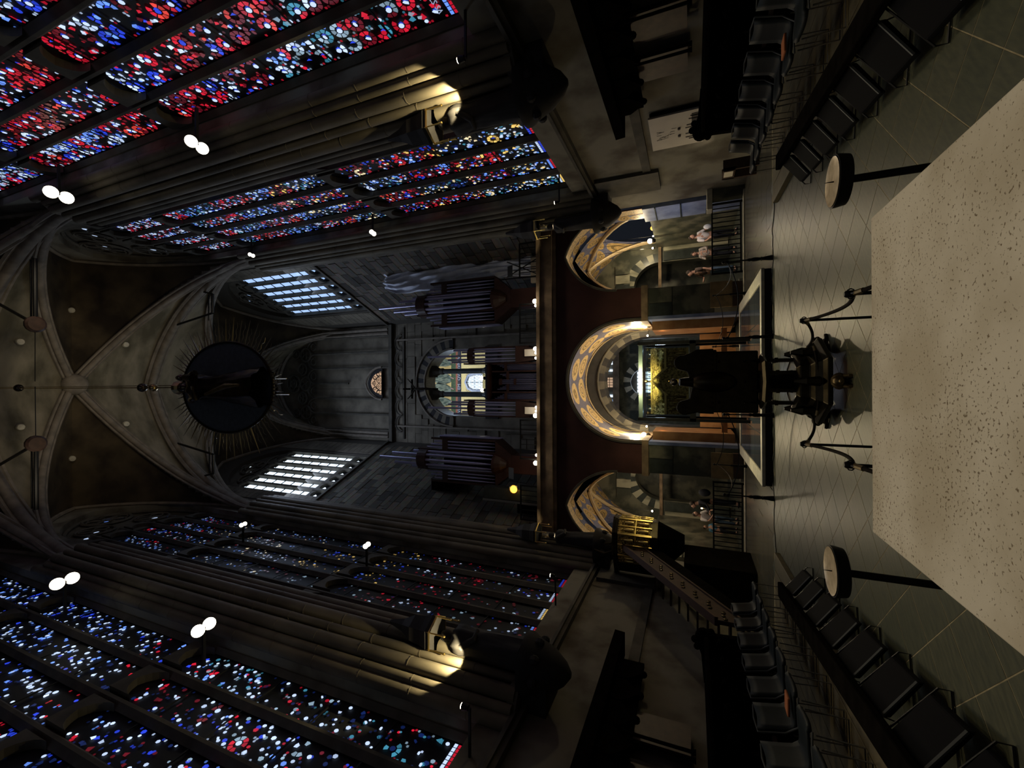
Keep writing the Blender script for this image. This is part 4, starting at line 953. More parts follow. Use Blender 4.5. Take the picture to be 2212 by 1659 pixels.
for k in range(6):
    a = k * math.pi / 3 + math.pi / 6; x, y = lx + .42 * math.cos(a), LY + .42 * math.sin(a); m.lathe([(.06, 0), (.05, .1), (.06, .14), (.02, .26)], (x, y, zb0 + .12), 6)
m.build('pinnacle_ring', 'bronze', t)['kind'] = 'stuff'
for k in range(3):
    a = -math.pi / 2 + k * 2 * math.pi / 3; x, y = lx + .5 * math.cos(a), LY + .5 * math.sin(a); ux, uy = math.cos(a), math.sin(a)
    m = MB(); m.ball((x, y, .08), .09, 12, 8, (1.1, 1.1, .9)); m.ball((x + ux * .11, y + uy * .11, .12), .06, 10, 7); m.ball((x + ux * .16, y + uy * .16, .10), .03, 8, 6)
    for e in (-1, 1): m.tube([(x - uy * .05 * e, y + ux * .05 * e, .05), (x + ux * .12 - uy * .06 * e, y + uy * .12 + ux * .06 * e, .02), (x + ux * .18 - uy * .06 * e, y + uy * .18 + ux * .06 * e, .018)], [.035, .025, .022], 6)
    m.build('lion_foot', 'dull_brass' if k == 0 else 'bronze', t, smooth=60)

# ------------------------------------------------------------------ tomb dais: white marble border, dark glass squares
DX0, DX1, DY0, DY1, DZ = -2.46, 2.5, 11.15, 16.1, .2
t = thing('floor_dais', 'low dais of dark glass squares framed in pale marble behind the lectern', 'dais', (0, 13.6, 0))
m = MB(); m.box(DX0 + .02, DX1 - .02, DY0 + .02, DY1 - .02, 0, .16); m.build('plinth', 'stone_black', t)
for nm, b in (('border_front', (DX0, DX1, DY0, DY0 + .22)), ('border_back', (DX0, DX1, DY1 - .22, DY1)), ('border_side', (DX0, DX0 + .3, DY0 + .22, DY1 - .22)), ('border_side', (DX1 - .3, DX1, DY0 + .22, DY1 - .22))):
    m = MB(); m.box(*b, .13, DZ); m.build(nm, 'marble_white', t, bevel=.01)
m = MB(); m.box(-.5, .5, -.5, .5, -.5, .5); gp = piece(m, 'glass_square', 'glass_floor', t); first = True
nx, ny = 5, 4; gx = (DX1 - DX0 - .6) / nx; gy = (DY1 - DY0 - .44) / ny
for i in range(nx):
    for j in range(ny):
        o = gp if first else gp.copy()
        if not first: COL.objects.link(o)
        first = False; o.location = Vector((DX0 + .3 + gx * (i + .5), DY0 + .22 + gy * (j + .5), .165)) - t.location; o.scale = (gx - .03, gy - .03, .03)
m = MB(); m.box(DX0 + .3, DX1 - .3, DY0 + .22, DY1 - .22, .12, .152); m.build('bed', 'marble_white', t)

# ------------------------------------------------------------------ turned iron posts and cords round the dais
def turned_post(x, y, lab, h=1.02, lean=0):
    t = thing('turned_post', lab, 'post', (x, y, 0), 'turned iron posts round the dais')
    m = MB(); m.lathe([(.06, 0), (.055, .05), (.035, .2), (.05, .21), (.03, .24), (.045, .3), (.045, .38), (.028, .42), (.04, .45), (.018, .5), (.014, h - .16), (.03, h - .14), (.03, h - .1), (.012, h - .07)], (x, y, 0), 10); m.build('shaft', 'black_iron', t, smooth=50)
    m = MB(); m.ball((x, y, h - .04), .035, 8, 6); m.build('finial', 'black_iron', t, smooth=60); return Vector((x, y, h - .12))
tp = [turned_post(2.66, 10.95, 'turned black post at the front dais corner on the pale board side'), turned_post(-2.66, 10.95, 'turned black post at the front dais corner on the pulpit side'),
      turned_post(.92, 10.92, 'turned black post at the dais front, board side of the lectern'), turned_post(-.82, 10.92, 'turned black post at the dais front, pulpit side of the lectern'),
      turned_post(2.85, 16.0, 'turned black post at the back dais corner on the pale board side'), turned_post(-2.85, 16.0, 'turned black post at the back dais corner on the pulpit side'),
      turned_post(1.15, 16.35, 'turned black post behind the shrine on the pale board side'), turned_post(-1.05, 16.35, 'turned black post behind the shrine on the pulpit side')]
for a, b, lab in ((0, 2, 'cord sagging across the dais front from its board-side corner'), (1, 3, 'cord sagging across the dais front from its pulpit-side corner'), (0, 4, 'cord along the board side of the dais'), (1, 5, 'cord along the pulpit side of the dais'), (4, 6, 'cord behind the dais on the board side'), (5, 7, 'cord behind the dais on the pulpit side')):
    m = MB(); m.tube(hang(tp[a], tp[b], .22, 16), .012, 5); tag(m.build('dais_rope', 'black_iron', None, smooth=60), 'thin black ' + lab, 'cord', 'cords round the dais')

# ------------------------------------------------------------------ golden shrine in its glass case
SY = 13.2
def S(px, py, Y=SY): v = atY(px, py, Y); return v
gx0, gx1 = S(1430, 906).x, S(1430, 741).x; gz0, gz1 = S(1490, 824).z, S(1378, 824).z; scx = (gx0 + gx1) / 2
t = thing('glass_case', 'tall glass case on a black steel stand behind the eagle lectern', 'display case', (scx, SY + .45, 0))
for x in (gx0, gx1):
    for y in (SY, SY + .9): m = MB(); m.box(x - .045, x + .045, y - .03, y + .03, .2, gz1); m.build('frame_post', 'black_iron', t)
m = MB(); m.box(gx0 - .04, gx1 + .04, SY - .03, SY + .93, gz0 - .16, gz0); m.build('base', 'black_iron', t)
m = MB(); m.box(gx0 + .02, gx1 - .02, SY - .02, SY + .92, gz1 - .14, gz1 - .02); m.build('top_slab', 'glass_slab', t, bevel=.01)
for nm, b in (('pane', (gx0 + .05, gx1 - .05, SY, SY + .012)), ('pane', (gx0 + .05, gx1 - .05, SY + .888, SY + .9)), ('pane', (gx0, gx0 + .012, SY + .04, SY + .86)), ('pane', (gx1 - .012, gx1, SY + .04, SY + .86))):
    m = MB(); m.box(*b, gz0, gz1 - .14); m.build(nm, 'clear_glass', t)
for x in (gx0 + .12, gx1 - .12):
    m = MB(); m.box(x - .02, x + .02, SY + .05, SY + .09, gz0, gz1 - .5); m.build('lit_strip', 'steel', t)
z0, zr, ze = gz0 + .03, S(1405, 824).z, S(1437, 824).z
t = thing('golden_shrine', 'gilded reliquary shrine with gabled roof and figured walls inside the glass case', 'shrine', (scx, SY + .45, z0))
hx = .97
m = MB(); m.box(scx - hx, scx + hx, SY + .15, SY + .75, z0, ze); m.build('chest', 'gold', t, bevel=.01)
m = MB(); m.prism([(scx - hx - .03, SY + .10, ze), (scx - hx - .03, SY + .80, ze), (scx - hx - .03, SY + .45, zr)], (2 * hx + .06, 0, 0)); m.build('roof', 'gold', t)
m = MB(); m.prism([(scx - .36, SY + .06, z0), (scx + .36, SY + .06, z0), (scx + .36, SY + .06, ze - .04), (scx, SY + .06, zr - .02), (scx - .36, SY + .06, ze - .04)], (0, .3, 0)); m.build('gable', 'gold', t)
m = MB()
for s in (-1, 1): m.prism([(scx, SY + .03, zr + .02), (scx, SY + .03, zr - .05), (scx + s * .40, SY + .03, ze - .08), (scx + s * .42, SY + .03, ze - .02)], (0, .06, 0))
m.box(scx - hx - .04, scx + hx + .04, SY + .07, SY + .12, ze - .03, ze + .03); m.box(scx - hx - .02, scx + hx + .02, SY + .10, SY + .14, z0, z0 + .06); m.build('moulding', 'gold_edge', t)
for s in (-1, 1):
    for k in range(4):
        x = scx + s * (.44 + .14 * k)
        m = MB(); m.cyl((x, SY + .12, z0 + .06), (x, SY + .12, ze - .08), .018, n=6); m.build('colonnette', 'gold_edge', t)
    for k in range(3):
        x = scx + s * (.51 + .15 * k)
        m = MB(); m.lathe([(.05, .08), (.055, .2), (.035, .34), (.02, .36)], (x, SY + .12, z0), 7); m.ball((x, SY + .12, z0 + .40), .03, 8, 6); m.build('apostle_figure', 'gold_edge', t, smooth=60)
    m = MB()
    for k in range(4):
        for j in range(2):
            x = scx + s * (.48 + .14 * k); y = SY + .2 + .12 * j; z = ze + (zr - ze) * (.22 + .35 * j); m.ball((x, y - .05, z), .035, 7, 5, (1.2, .8, 1.1))
    m.build('relief', 'gold_edge', t, smooth=60)['kind'] = 'stuff'
m = MB(); m.lathe([(.07, .06), (.075, .3), (.05, .44), (.02, .47)], (scx, SY + .04, z0), 9); m.ball((scx, SY + .04, z0 + .52), .045, 9, 7); m.build('seated_figure', 'gold_edge', t, smooth=60)
m = MB(); zc_ = zr + .03
for k in range(15):
    x = scx - hx + 2 * hx * k / 14; m.cyl((x, SY + .45, zr - .02), (x, SY + .45, zr + .07), .012, n=5); m.ball((x, SY + .45, zr + .08), .02, 6, 5)
m.box(scx - hx, scx + hx, SY + .44, SY + .46, zr, zr + .03); m.build('ridge_crest', 'gold_edge', t)['kind'] = 'stuff'
for x in (-hx, 0, hx):
    m = MB(); m.lathe([(.02, 0), (.015, .06), (.045, .1), (.045, .14), (.005, .19)], (scx + x, SY + (.45 if x else .05), zr), 8); m.build('finial', 'gold_edge', t, smooth=60)
lamp('AREA', 'case_light', (scx, SY - .3, gz1 + .1), 170, (1, .86, .45), (scx, SY + .4, z0 + .4), .6)
lamp('POINT', 'case_light_inner', (scx - .9, SY + .08, gz1 - .2), 1.6, (.6, .75, 1), size=.02); lamp('POINT', 'case_light_inner', (scx + .9, SY + .08, gz1 - .2), 1.6, (.6, .75, 1), size=.02)

# ------------------------------------------------------------------ railings in the side arches
def railing(name, x0, x1, y, z0, h, pitch, lab, cat='railing', grp=None):
    t = thing(name, lab, cat, ((x0 + x1) / 2, y, z0), grp); n = max(3, round((x1 - x0) / pitch))
    m = MB(); m.box(x0, x1, y - .03, y + .03, z0 + h - .05, z0 + h); m.build('top_rail', 'black_iron', t)
    m = MB(); m.box(x0, x1, y - .03, y + .03, z0 + .05, z0 + .1); m.build('bottom_rail', 'black_iron', t)
    for x in (x0, x1): m = MB(); m.box(x - .03, x + .03, y - .03, y + .03, z0, z0 + h); m.build('end_post', 'black_iron', t)
    bm_ = MB(); bm_.box(-.014, .014, -.014, .014, 0, h - .1); b0 = piece(bm_, 'baluster', 'black_iron', t); b0.location = (x0 + (x1 - x0) / n - t.location.x, 0, .06)
    for k in range(2, n):
        o = b0.copy(); COL.objects.link(o); o.location = (x0 + (x1 - x0) * k / n - t.location.x, 0, .06)
railing('railing', 3.75, 6.2, 16.75, .0, 1.0, .16, 'black iron railing closing the side arch beside the pale wall board')
railing('railing', -6.0, -3.6, 16.75, .0, 1.0, .16, 'black iron railing closing the side arch below the golden pulpit')
# steps and low lights of the middle arch
for s in (-1, 1):
    t = thing('bench_rack', 'stepped oak bench rack standing at the marble pier on the %s side' % ('board' if s > 0 else 'pulpit'), 'rack', (s * 2.95, 16.9, 0))
    for k in range(4):
        m = MB(); x0_, x1_ = sorted((s * (2.55 + .05 * k), s * 3.45)); m.box(x0_, x1_, 16.62 + .05 * k, 16.68 + .05 * k, .35, 1.05 - .08 * k); m.build('board', 'oak', t)
    m = MB(); x0_, x1_ = sorted((s * 2.55, s * 3.4)); m.box(x0_, x1_, 16.6, 16.85, .05, .35); m.build('foot_box', 'dark_wood', t)
    q = MB(); q.box(min(s*1.05, s*2.2), max(s*1.05, s*2.2), 18.3, 18.35, .9, 1.6); 
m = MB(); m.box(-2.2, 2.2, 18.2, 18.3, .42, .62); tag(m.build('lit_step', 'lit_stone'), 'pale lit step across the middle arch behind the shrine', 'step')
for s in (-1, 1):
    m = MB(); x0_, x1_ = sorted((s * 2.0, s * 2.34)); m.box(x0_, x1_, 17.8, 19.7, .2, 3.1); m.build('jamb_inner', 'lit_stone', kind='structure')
    lamp('POINT', 'orange_jamb_light', (s * 1.9, 18.2, 2.75), 2.5, (1, .45, .12), size=.05)
lamp('POINT', 'orange_floor_light', (0, 18.6, 1.1), 9, (1, .42, .12), size=.2)
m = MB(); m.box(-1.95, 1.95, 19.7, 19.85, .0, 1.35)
tag(m.build('orange_lit_panel', 'lit_stone'), 'orange-tinted stone panel low in the middle arch', 'panel')

# ------------------------------------------------------------------ small bright lamps
def bulb(name, x, y, z, r, mt, lab, grp, cat='lamp', arm=None):
    t = thing(name, lab, cat, (x, y, z), grp)
    m = MB(); m.ball((x, y, z), r, 12, 8); m.build('bulb', mt, t, smooth=60)
    m = MB(); m.lathe([(r * .5, -r * 2.2), (r * .9, -r * 1.6), (r * .7, -r * .8)], (x, y, z), 8); m.build('holder', 'black_iron', t)
    if arm: m = MB(); m.cyl((x, y, z + r * .9), (x, y, arm), .008, n=5); m.build('hanging_wire', 'black_iron', t)
GL = 'bright lamps along the organ gallery edge'
for px, py, r, lab in ((1165, 650, .10, 'biggest globe lamp on the gallery edge under the tarpaulin-side organ case'), (1172, 659, .06, 'small lamp touching the globe under the tarpaulin-side organ case'),
        (1168, 753, .09, 'gallery edge lamp at the tarpaulin-side foot of the middle pipes, outermost of three'), (1169, 762, .06, 'middle one of three gallery lamps on the tarpaulin side of the middle pipes'), (1169, 773, .06, 'innermost of three gallery lamps on the tarpaulin side of the middle pipes'),
        (1170, 880, .06, 'innermost of three gallery lamps on the clock side of the middle pipes'), (1170, 888, .06, 'middle one of three gallery lamps on the clock side of the middle pipes'), (1169, 898, .10, 'gallery edge lamp on the clock side of the middle pipes, outermost of three'),
        (1172, 984, .06, 'small lamp touching the globe under the clock-side organ case'), (1167, 1001, .10, 'biggest globe lamp on the gallery edge under the clock-side organ case')):
    v = atY(px, py, 16.85); bulb('gallery_lamp', v.x, v.y, max(v.z, 7.58 + r), r, 'lamp_small', lab, GL)
for x in (3.4, 1.2, -1.1, -3.3): lamp('POINT', 'gallery_glow', (x, 16.45, 7.85), 16, SOFT, size=.1)
GA = 'lamps on the imposts of the arches'
for px, py, Y, r, lab, e in ((1393, 703, 18.6, .16, 'broad white lamp at the springing of the middle arch, board side', 330), (1386, 695, 17.4, .06, 'small lamp at the outer edge of the middle arch, board side', 2), (1399, 725, 19.6, .06, 'small lamp inside the middle arch close to the glass case, board side', 2),
        (1391, 940, 18.6, .16, 'broad white lamp at the springing of the middle arch, pulpit side', 330), (1375, 950, 17.4, .06, 'small lamp at the outer edge of the middle arch, pulpit side', 2), (1397, 921, 19.6, .06, 'small lamp inside the middle arch close to the glass case, pulpit side', 2),
        (1404, 521, 20.3, .15, 'broad white lamp in the side arch above the people in pale shirts', 150), (1411, 510, 20.3, .05, 'small lamp just before the broad one above the people in pale shirts', 1), (1410, 536, 20.3, .06, 'small lamp just behind the broad one above the people in pale shirts', 1),
        (1409, 1104, 20.3, .06, 'small lamp in the side arch beside the golden pulpit', 1)):
    v = atY(px, py, Y); bulb('arch_lamp', v.x, v.y, v.z, r * .75, 'lamp_small' if e < 10 else 'lamp_hot', lab, GA, arm=(4.0 + math.sqrt(max(2.25 ** 2 - v.x ** 2, .2)) if abs(v.x) < 2.3 else 5.8))
    if e > 10: lamp('POINT', 'arch_glow', (v.x - (.25 if v.x > 0 else -.25), v.y, v.z + .35), e, (1, .82, .5), size=.1)
lamp('POINT', 'soffit_fill', (0, 18.6, 4.9), 22, (.6, .72, 1), size=.4)  # weak bluish fill point added under the soffit
for s_ in (-1, 1): lamp('POINT', 'arch_fill_near', (s_ * 4.7, 18.5, 3.5), 60, (1, .84, .6), size=.1)  # second points added to fill the dark passage vaults
lamp('POINT', 'arch_glow_pulpit', (-5.0, 19.6, 3.5), 70, (1, .82, .55), size=.1)
lamp('POINT', 'arch_glow_far', (0, 27, 3.4), 60, (.7, .8, 1), size=.3)
lamp('POINT', 'arch_rim_glow', (5.0, 17.1, 3.6), 45, (1, .82, .55), size=.1); lamp('POINT', 'arch_rim_glow', (-5.0, 17.1, 3.6), 16, (1, .82, .55), size=.1)
lamp('POINT', 'jamb_daylight', (5.4, 17.3, 2.2), 8, (.4, .55, 1), size=.3)
for px, py, lab in ((1041, 817, 'lamp at the foot of the tarpaulin-side column in the upper opening'), (1042, 843, 'lamp at the foot of the clock-side column in the upper opening')):
    v = atY(px, py, 24.0); bulb('column_lamp', v.x, v.y, v.z, .12, 'lamp_hot', lab, 'lamps in the upper opening')
v = atY(1410, 493, 20.0); bulb('amber_lamp', v.x, v.y, v.z, .10, 'lamp_orange', 'amber lamp hanging against the blue-tinted marble jamb of the side arch', None, 'lamp')
for px, py, Y, lab in ((1425, 696, 18.0, 'tiny candle light on the orange jamb, board side, upper one'), (1431, 687, 18.0, 'tiny candle light on the orange jamb, board side, lower one'), (1425, 948, 18.0, 'tiny candle light on the orange jamb, pulpit side, upper one'), (1433, 957, 18.0, 'tiny candle light on the orange jamb, pulpit side, lower one'), (1516, 1098, 20.4, 'candle flame between the two people by the pulpit arch')):
    v = atY(px, py, Y); t = thing('candle', lab, 'candle', (v.x, v.y, v.z - .08), 'small candle lights')
    m = MB(); m.ball((v.x, v.y, v.z), .035, 8, 6, (1, 1, 1.4)); m.build('flame', 'candle', t, smooth=60); m = MB(); m.cyl((v.x, v.y, v.z - .14), (v.x, v.y, v.z - .04), .02, n=8); m.build('wax', 'marble_white', t)
    if Y > 20: m = MB(); m.lathe([(.12, 0), (.1, .03), (.02, .06), (.02, v.z - .2), (.06, v.z - .14)], (v.x, v.y, 0), 10); m.build('stand', 'black_iron', t)
lamp('SPOT', 'people_fill', (5.3, 16.9, 3.3), 190, (1, .82, .66), (5.3, 19.0, 1.2), .1, 70, .8); lamp('SPOT', 'people_fill', (-4.9, 16.9, 3.3), 45, (1, .82, .66), (-4.9, 19.0, 1.2), .1, 70, .8)  # spots added to brighten the people, without any fixture
lamp('POINT', 'votive_glow', (-4.9, 20.3, 1.5), 5, (1, .45, .2), size=.1)

# ------------------------------------------------------------------ floodlights on the piers
GF = 'floodlights on the pier shafts'
FX = 5.75
for s, nm in ((1, 'red-windowed'), (-1, 'blue-windowed')):
    for px, py, X, r, lab in (((425, 313), None, FX, .2, 'floodlight low on the near pier of the %s wall'), ((127, 421), None, FX, .26, 'glaring floodlight high on the near pier of the %s wall'), ((543, 551), None, 5.9, .12, 'floodlight high on the far pier of the %s wall'), ((805, 503), None, 5.9, .13, 'floodlight low on the far pier of the %s wall')) if s > 0 else (((440, 1355), None, FX, .2, 'floodlight low on the near pier of the %s wall'), ((140, 1255), None, FX, .24, 'glaring floodlight high on the near pier of the %s wall'), ((525, 1133), None, 5.9, .12, 'floodlight high on the far pier of the %s wall'), ((792, 1178), None, 5.9, .13, 'floodlight low on the far pier of the %s wall')):
        v = atX(px[0], px[1], s * X); t = thing('floodlight', lab % nm, 'floodlight', tuple(v), GF)
        d = (Vector((0, 1.5, 1)) - v).normalized() if r > .15 else (Vector((0, 6, 0)) - v).normalized()
        for e in (-1, 1):
            o_ = Vector((0, e * r * .75, e * r * .2)); c = v + o_
            m = MB(); m.cyl(c - d * r * 1.1, c, r * .6, r * .72, 14); m.build('housing', 'black_iron', t, smooth=40)
            m = MB(); m.cyl(c + d * .005, c + d * .03, r * .66, r * .66, 18); m.build('lens', 'lamp_hot', t)
        m = MB(); m.box(min(v.x, s * 6.65), max(v.x, s * 6.65), v.y - .03, v.y + .03, v.z - .03, v.z + .03); m.build('bracket', 'black_iron', t)
    for (px, py), lab in ((((991, 130) if s > 0 else (999, 1525)), 'small uplight at the foot of the near pier shafts, %s wall'), (((1199, 438) if s > 0 else (1190, 1243)), 'small uplight at the foot of the far pier shafts, %s wall')):
        v = atX(px, py, s * 5.75); t = thing('uplight', lab % nm, 'uplight', tuple(v), 'uplights on the piers')
        m = MB(); m.cyl(v - Vector((0, 0, .12)), v + Vector((0, 0, .0)), .05, .07, 10); m.build('housing', 'black_iron', t); m = MB(); m.cyl(v, v + Vector((0, 0, .02)), .05, .05, 10); m.build('lens', 'lamp_small', t)
        m = MB(); m.box(min(v.x, s * 6.65), max(v.x, s * 6.65), v.y - .02, v.y + .02, v.z - .16, v.z - .12); m.build('bracket', 'black_iron', t)

# ------------------------------------------------------------------ organ cases on the gallery
def pipe(m, x, y, z0, z1, r):
    """one flue pipe: cone foot, mouth, tube"""
    f = min(.75, (z1 - z0) * .22) + r
    m.lathe([(r * .3, 0), (r * .95, f), (r * .95, f + .01)], (x, y, z0), 10); m.lathe([(r, f + r * 1.6), (r, z1 - z0), (r * .8, z1 - z0)], (x, y, z0), 10)
    m.lathe([(r * .92, f), (r * .97, f + r * 1.6)], (x, y + r * .06, z0), 10)
def organ_case(s, lab):
    cx_ = s * 3.85 + .02; Y = 18.3
    t = thing('organ_case', lab, 'organ', (cx_, Y + .35, 7.5), 'organ cases on the gallery')
    m = MB(); m.box(cx_ - .42, cx_ + .42, Y + .02, Y + .8, 7.5, 9.75); m.build('pedestal', 'red_stone', t, bevel=.01)
    m = MB(); m.hexa([(cx_ - .45, Y, 9.4), (cx_ + .45, Y, 9.4), (cx_ + .45, Y + .8, 9.4), (cx_ - .45, Y + .8, 9.4)], [(cx_ - 1.05, Y - .15, 10.15), (cx_ + 1.05, Y - .15, 10.15), (cx_ + 1.05, Y + .8, 10.15), (cx_ - 1.05, Y + .8, 10.15)])
    m.lathe([(.15, 0), (.35, .25), (.48, .5), (.5, .62)], (cx_, Y - .1, 9.55), 14); m.build('console', 'organ_wood', t)
    for x, z in ((cx_ - 1.05, 13.7), (cx_ + 1.05, 13.7), (cx_ - .47, 14.5), (cx_ + .47, 14.5)):
        m = MB(); m.box(x - .05, x + .05, Y - .1, Y + .7, 10.15, z); m.build('case_post', 'organ_wood', t)
    m = MB(); m.box(cx_ - 1.05, cx_ + 1.05, Y + .6, Y + .8, 10.15, 13.4); m.build('case_back', 'black_wood', t)
    m = MB(); A = [(cx_ + .5 * math.cos(q), Y - .05 - .45 * math.sin(q)) for q in np.linspace(0, math.pi, 12)]
    m.prism([(x, y, 13.85) for x, y in A], (0, 0, .5)); m.build('tower_band', 'organ_wood', t)
    for e in (-1, 1):
        x0, x1 = sorted((cx_ + e * .5, cx_ + e * 1.03)); m = MB(); m.box(x0, x1, Y - .12, Y - .02, 12.75, 13.05); m.build('flat_band', 'organ_wood', t)
    hs = (15.2, 15.75, 16.65, 15.4, 14.7) if s > 0 else (14.8, 15.75, 16.65, 15.9, 14.7)
    for k in range(5):
        q = math.pi * (k + .5) / 5; m = MB(); pipe(m, cx_ - .4 * math.cos(q), Y - .05 - .33 * math.sin(q), 10.15, hs[k], .072); m.build('pipe', 'pipe_tin', t, smooth=50)
    for e in (-1, 1):
        for k in range(3):
            m = MB(); pipe(m, cx_ + e * (.60 + .155 * k), Y - .06, 10.2, 13.95 - .22 * k, .048); m.build('pipe', 'pipe_tin', t, smooth=50)
    for k in range(3):
        m = MB(); pipe(m, cx_ - s * 1.14, Y + .1 + .2 * k, 10.0, 13.3, .06); m.build('pipe', 'pipe_tin', t, smooth=50)
organ_case(1, 'tall silver-piped organ case beside the draped tarpaulin'); organ_case(-1, 'tall silver-piped organ case beside the orange-lit clock')
# the middle organ: two narrow towers and the low chest of small pipes between
YC = 17.8
t = thing('middle_organ', 'low middle organ with rows of small pipes below the upper arch', 'organ', (0, YC + .4, 7.5), 'organ cases on the gallery')
m = MB(); m.box(-.82, .82, YC + .25, YC + .9, 7.5, 10.3); m.build('case_back', 'black_wood', t)
for x in (-.82, -.47, .47, .82): m = MB(); m.box(x - .03, x + .03, YC - .06, YC + .3, 7.5, 10.35 - (.25 if abs(x) < .9 else 0)); m.build('case_post', 'organ_wood', t)
m = MB(); m.box(-.82, .82, YC - .1, YC + .3, 7.5, 7.72); m.build('case_rail', 'organ_wood', t); m = MB(); m.box(-.82, .82, YC - .06, YC + .3, 10.25, 10.36); m.build('case_rail', 'organ_wood', t)
for x0, n in ((-.9, 6), (-.42, 5), (.09, 5), (.5, 6)):
    for k in range(n):
        x = x0 + .035 + k * (.42 if n == 6 else .33) / n; asc = k if x0 in (-.9, .09) else n - 1 - k
        if x0 in (-.9,): h = 9.82 - .0 * k
        h = 9.2 + .13 * (n - k if x0 < 0 else k); m = MB(); pipe(m, x * .88, YC, 7.75, h, .024); m.build('pipe', 'pipe_dark', t, smooth=50)
for k in range(3): m = MB(); pipe(m, -.075 + .075 * k, YC - .04, 7.7, 9.75 - .0 * k, .032); m.build('pipe', 'pipe_dark', t, smooth=50)
m = MB(); m.box(-.14, .14, YC - .12, YC, 9.6, 9.72); m.box(-.14, .14, YC - .12, YC, 8.9, 9.0); m.build('pipe_band', 'organ_wood', t)
for s in (-1, 1):
    for k, (a, b) in enumerate(((.1, .45), (.5, .9))):
        m = MB(); x0, x1 = sorted((s * a, s * b)); m.box(x0, x1, YC - .07, YC - .05, 9.25 + .1 * k, 9.38 + .1 * k); m.build('pipe_band', 'organ_wood', t)
for s, lab in ((1, 'narrow pipe tower between the middle organ and the tarpaulin-side case'), (-1, 'narrow pipe tower between the middle organ and the clock-side case')):
    t = thing('pipe_tower', lab, 'organ', (s * 1.2, YC + .35, 7.5), 'organ cases on the gallery'); cx_ = s * 1.22
    for e in (-.36, .36): m = MB(); m.box(cx_ + e - .03, cx_ + e + .03, YC - .02, YC + .5, 8.3, 11.6 if e * s < 0 else 11.1); m.build('case_post', 'organ_wood', t)
    m = MB(); m.hexa([(cx_ - .2, YC, 7.55), (cx_ + .2, YC, 7.55), (cx_ + .2, YC + .5, 7.55), (cx_ - .2, YC + .5, 7.55)], [(cx_ - .38, YC - .15, 8.9), (cx_ + .38, YC - .15, 8.9), (cx_ + .38, YC + .5, 8.9), (cx_ - .38, YC + .5, 8.9)]); m.build('console', 'organ_wood', t)
    m = MB(); m.prism([(cx_ + .37 * math.cos(q), YC - .02 - .26 * math.sin(q), 11.0) for q in np.linspace(0, math.pi, 10)], (0, 0, .28)); m.build('tower_band', 'organ_wood', t)
    for k, h in enumerate((12.2, 12.35, 13.45, 11.9, 12.1)):
        q = math.pi * (k + .5) / 5; m = MB(); pipe(m, cx_ - s * .29 * math.cos(q), YC - .02 - .18 * math.sin(q), 8.9, h - .3 * (k == 3), .046); m.build('pipe', 'pipe_tin', t, smooth=50)
# gallery railings between the cases
for x0, x1, lab in ((4.45, 5.9, 'gallery railing in front of the tarpaulin'), (1.65, 3.3, 'gallery railing between the middle organ and the tarpaulin-side case'), (-3.3, -1.65, 'gallery railing between the middle organ and the clock-side case'), (-5.9, -4.45, 'gallery railing below the orange-lit clock')):
    railing('gallery_railing', x0, x1, 17.1, 7.5, .98, .2, 'black iron ' + lab, 'railing', 'railings on the organ gallery')
for x, lab in ((4.95, 'tarpaulin-side'), (-4.1, 'clock-side')):
    t = thing('music_stand', 'thin black music stand behind the %s gallery railing' % lab, 'music stand', (x, 17.7, 7.5), 'music stands on the gallery')
    m = MB(); m.cyl((x, 17.7, 7.5), (x, 17.7, 9.1), .015, n=6)
    for q in range(3): m.cyl((x, 17.7, 7.8), (x + .3 * math.cos(q * 2.1), 17.7 + .3 * math.sin(q * 2.1), 7.5), .012, n=5)
    m.build('stand', 'black_iron', t); m = MB(); m.prism([(x - .25, 17.62, 9.0), (x + .25, 17.62, 9.0), (x + .25, 17.75, 9.3), (x - .25, 17.75, 9.3)], (0, .01, .005)); m.build('desk', 'black_iron', t)
# white sheets seen past the middle organ towers
for s in (-1, 1):
    m = MB(); m.box(s * 1.25 - .15, s * 1.25 + .15, 17.35, 17.37, 7.5, 8.35); t = m.build('pale_board', 'paper', None); tag(t, 'small pale board on the gallery behind the lamps, %s side of the middle organ' % ('tarpaulin' if s > 0 else 'clock'), 'board', 'pale boards on the gallery')
    lamp('POINT', 'board_light', (s * 1.2, 17.15, 8.05), .5, (.9, .95, 1), size=.05)

# ------------------------------------------------------------------ tarpaulin hanging beside the organ
m = MB(); rows = []
prof = [(16.9, 5.05, 5.85), (16.2, 4.75, 6.0), (15.3, 4.72, 6.15), (14.2, 4.75, 6.2), (13.0, 4.8, 6.22), (12.0, 4.85, 6.2), (10.8, 4.95, 6.15), (9.6, 5.0, 6.1), (8.4, 4.9, 5.9)]
for i in range(49):
    tt = i / 48 * (len(prof) - 1); k = min(int(tt), len(prof) - 2); f = tt - k; z, a, b = [prof[k][q] * (1 - f) + prof[k + 1][q] * f for q in range(3)]
    rows.append([(a + (b - a) * j / 24, 18.75 + .07 * math.sin(j * 1.3 + z * 1.1) + .05 * math.sin(j * .5 - z * 2.3) + .04 * math.sin(z * 5 + j * .9) - .12 * math.sin(math.pi * j / 24), z + .04 * math.sin(j * .9)) for j in range(25)])
o = m.grid(rows).build('tarpaulin', 'tarp', None, smooth=70, solid=False); sm = o.modifiers.new('s', 'SOLIDIFY'); sm.thickness = .01
tag(o, 'crumpled grey-blue tarpaulin draped over scaffolding beside the organ case', 'tarpaulin')
t = thing('scaffold', 'thin dark scaffold frame holding up the tarpaulin', 'scaffold', (5.5, 19.2, 7.5))
for x, y in ((4.95, 18.95), (6.0, 18.95)): m = MB(); m.cyl((x, y, 7.5), (x, y, 16.2), .03, n=6); m.build('upright', 'black_iron', t)
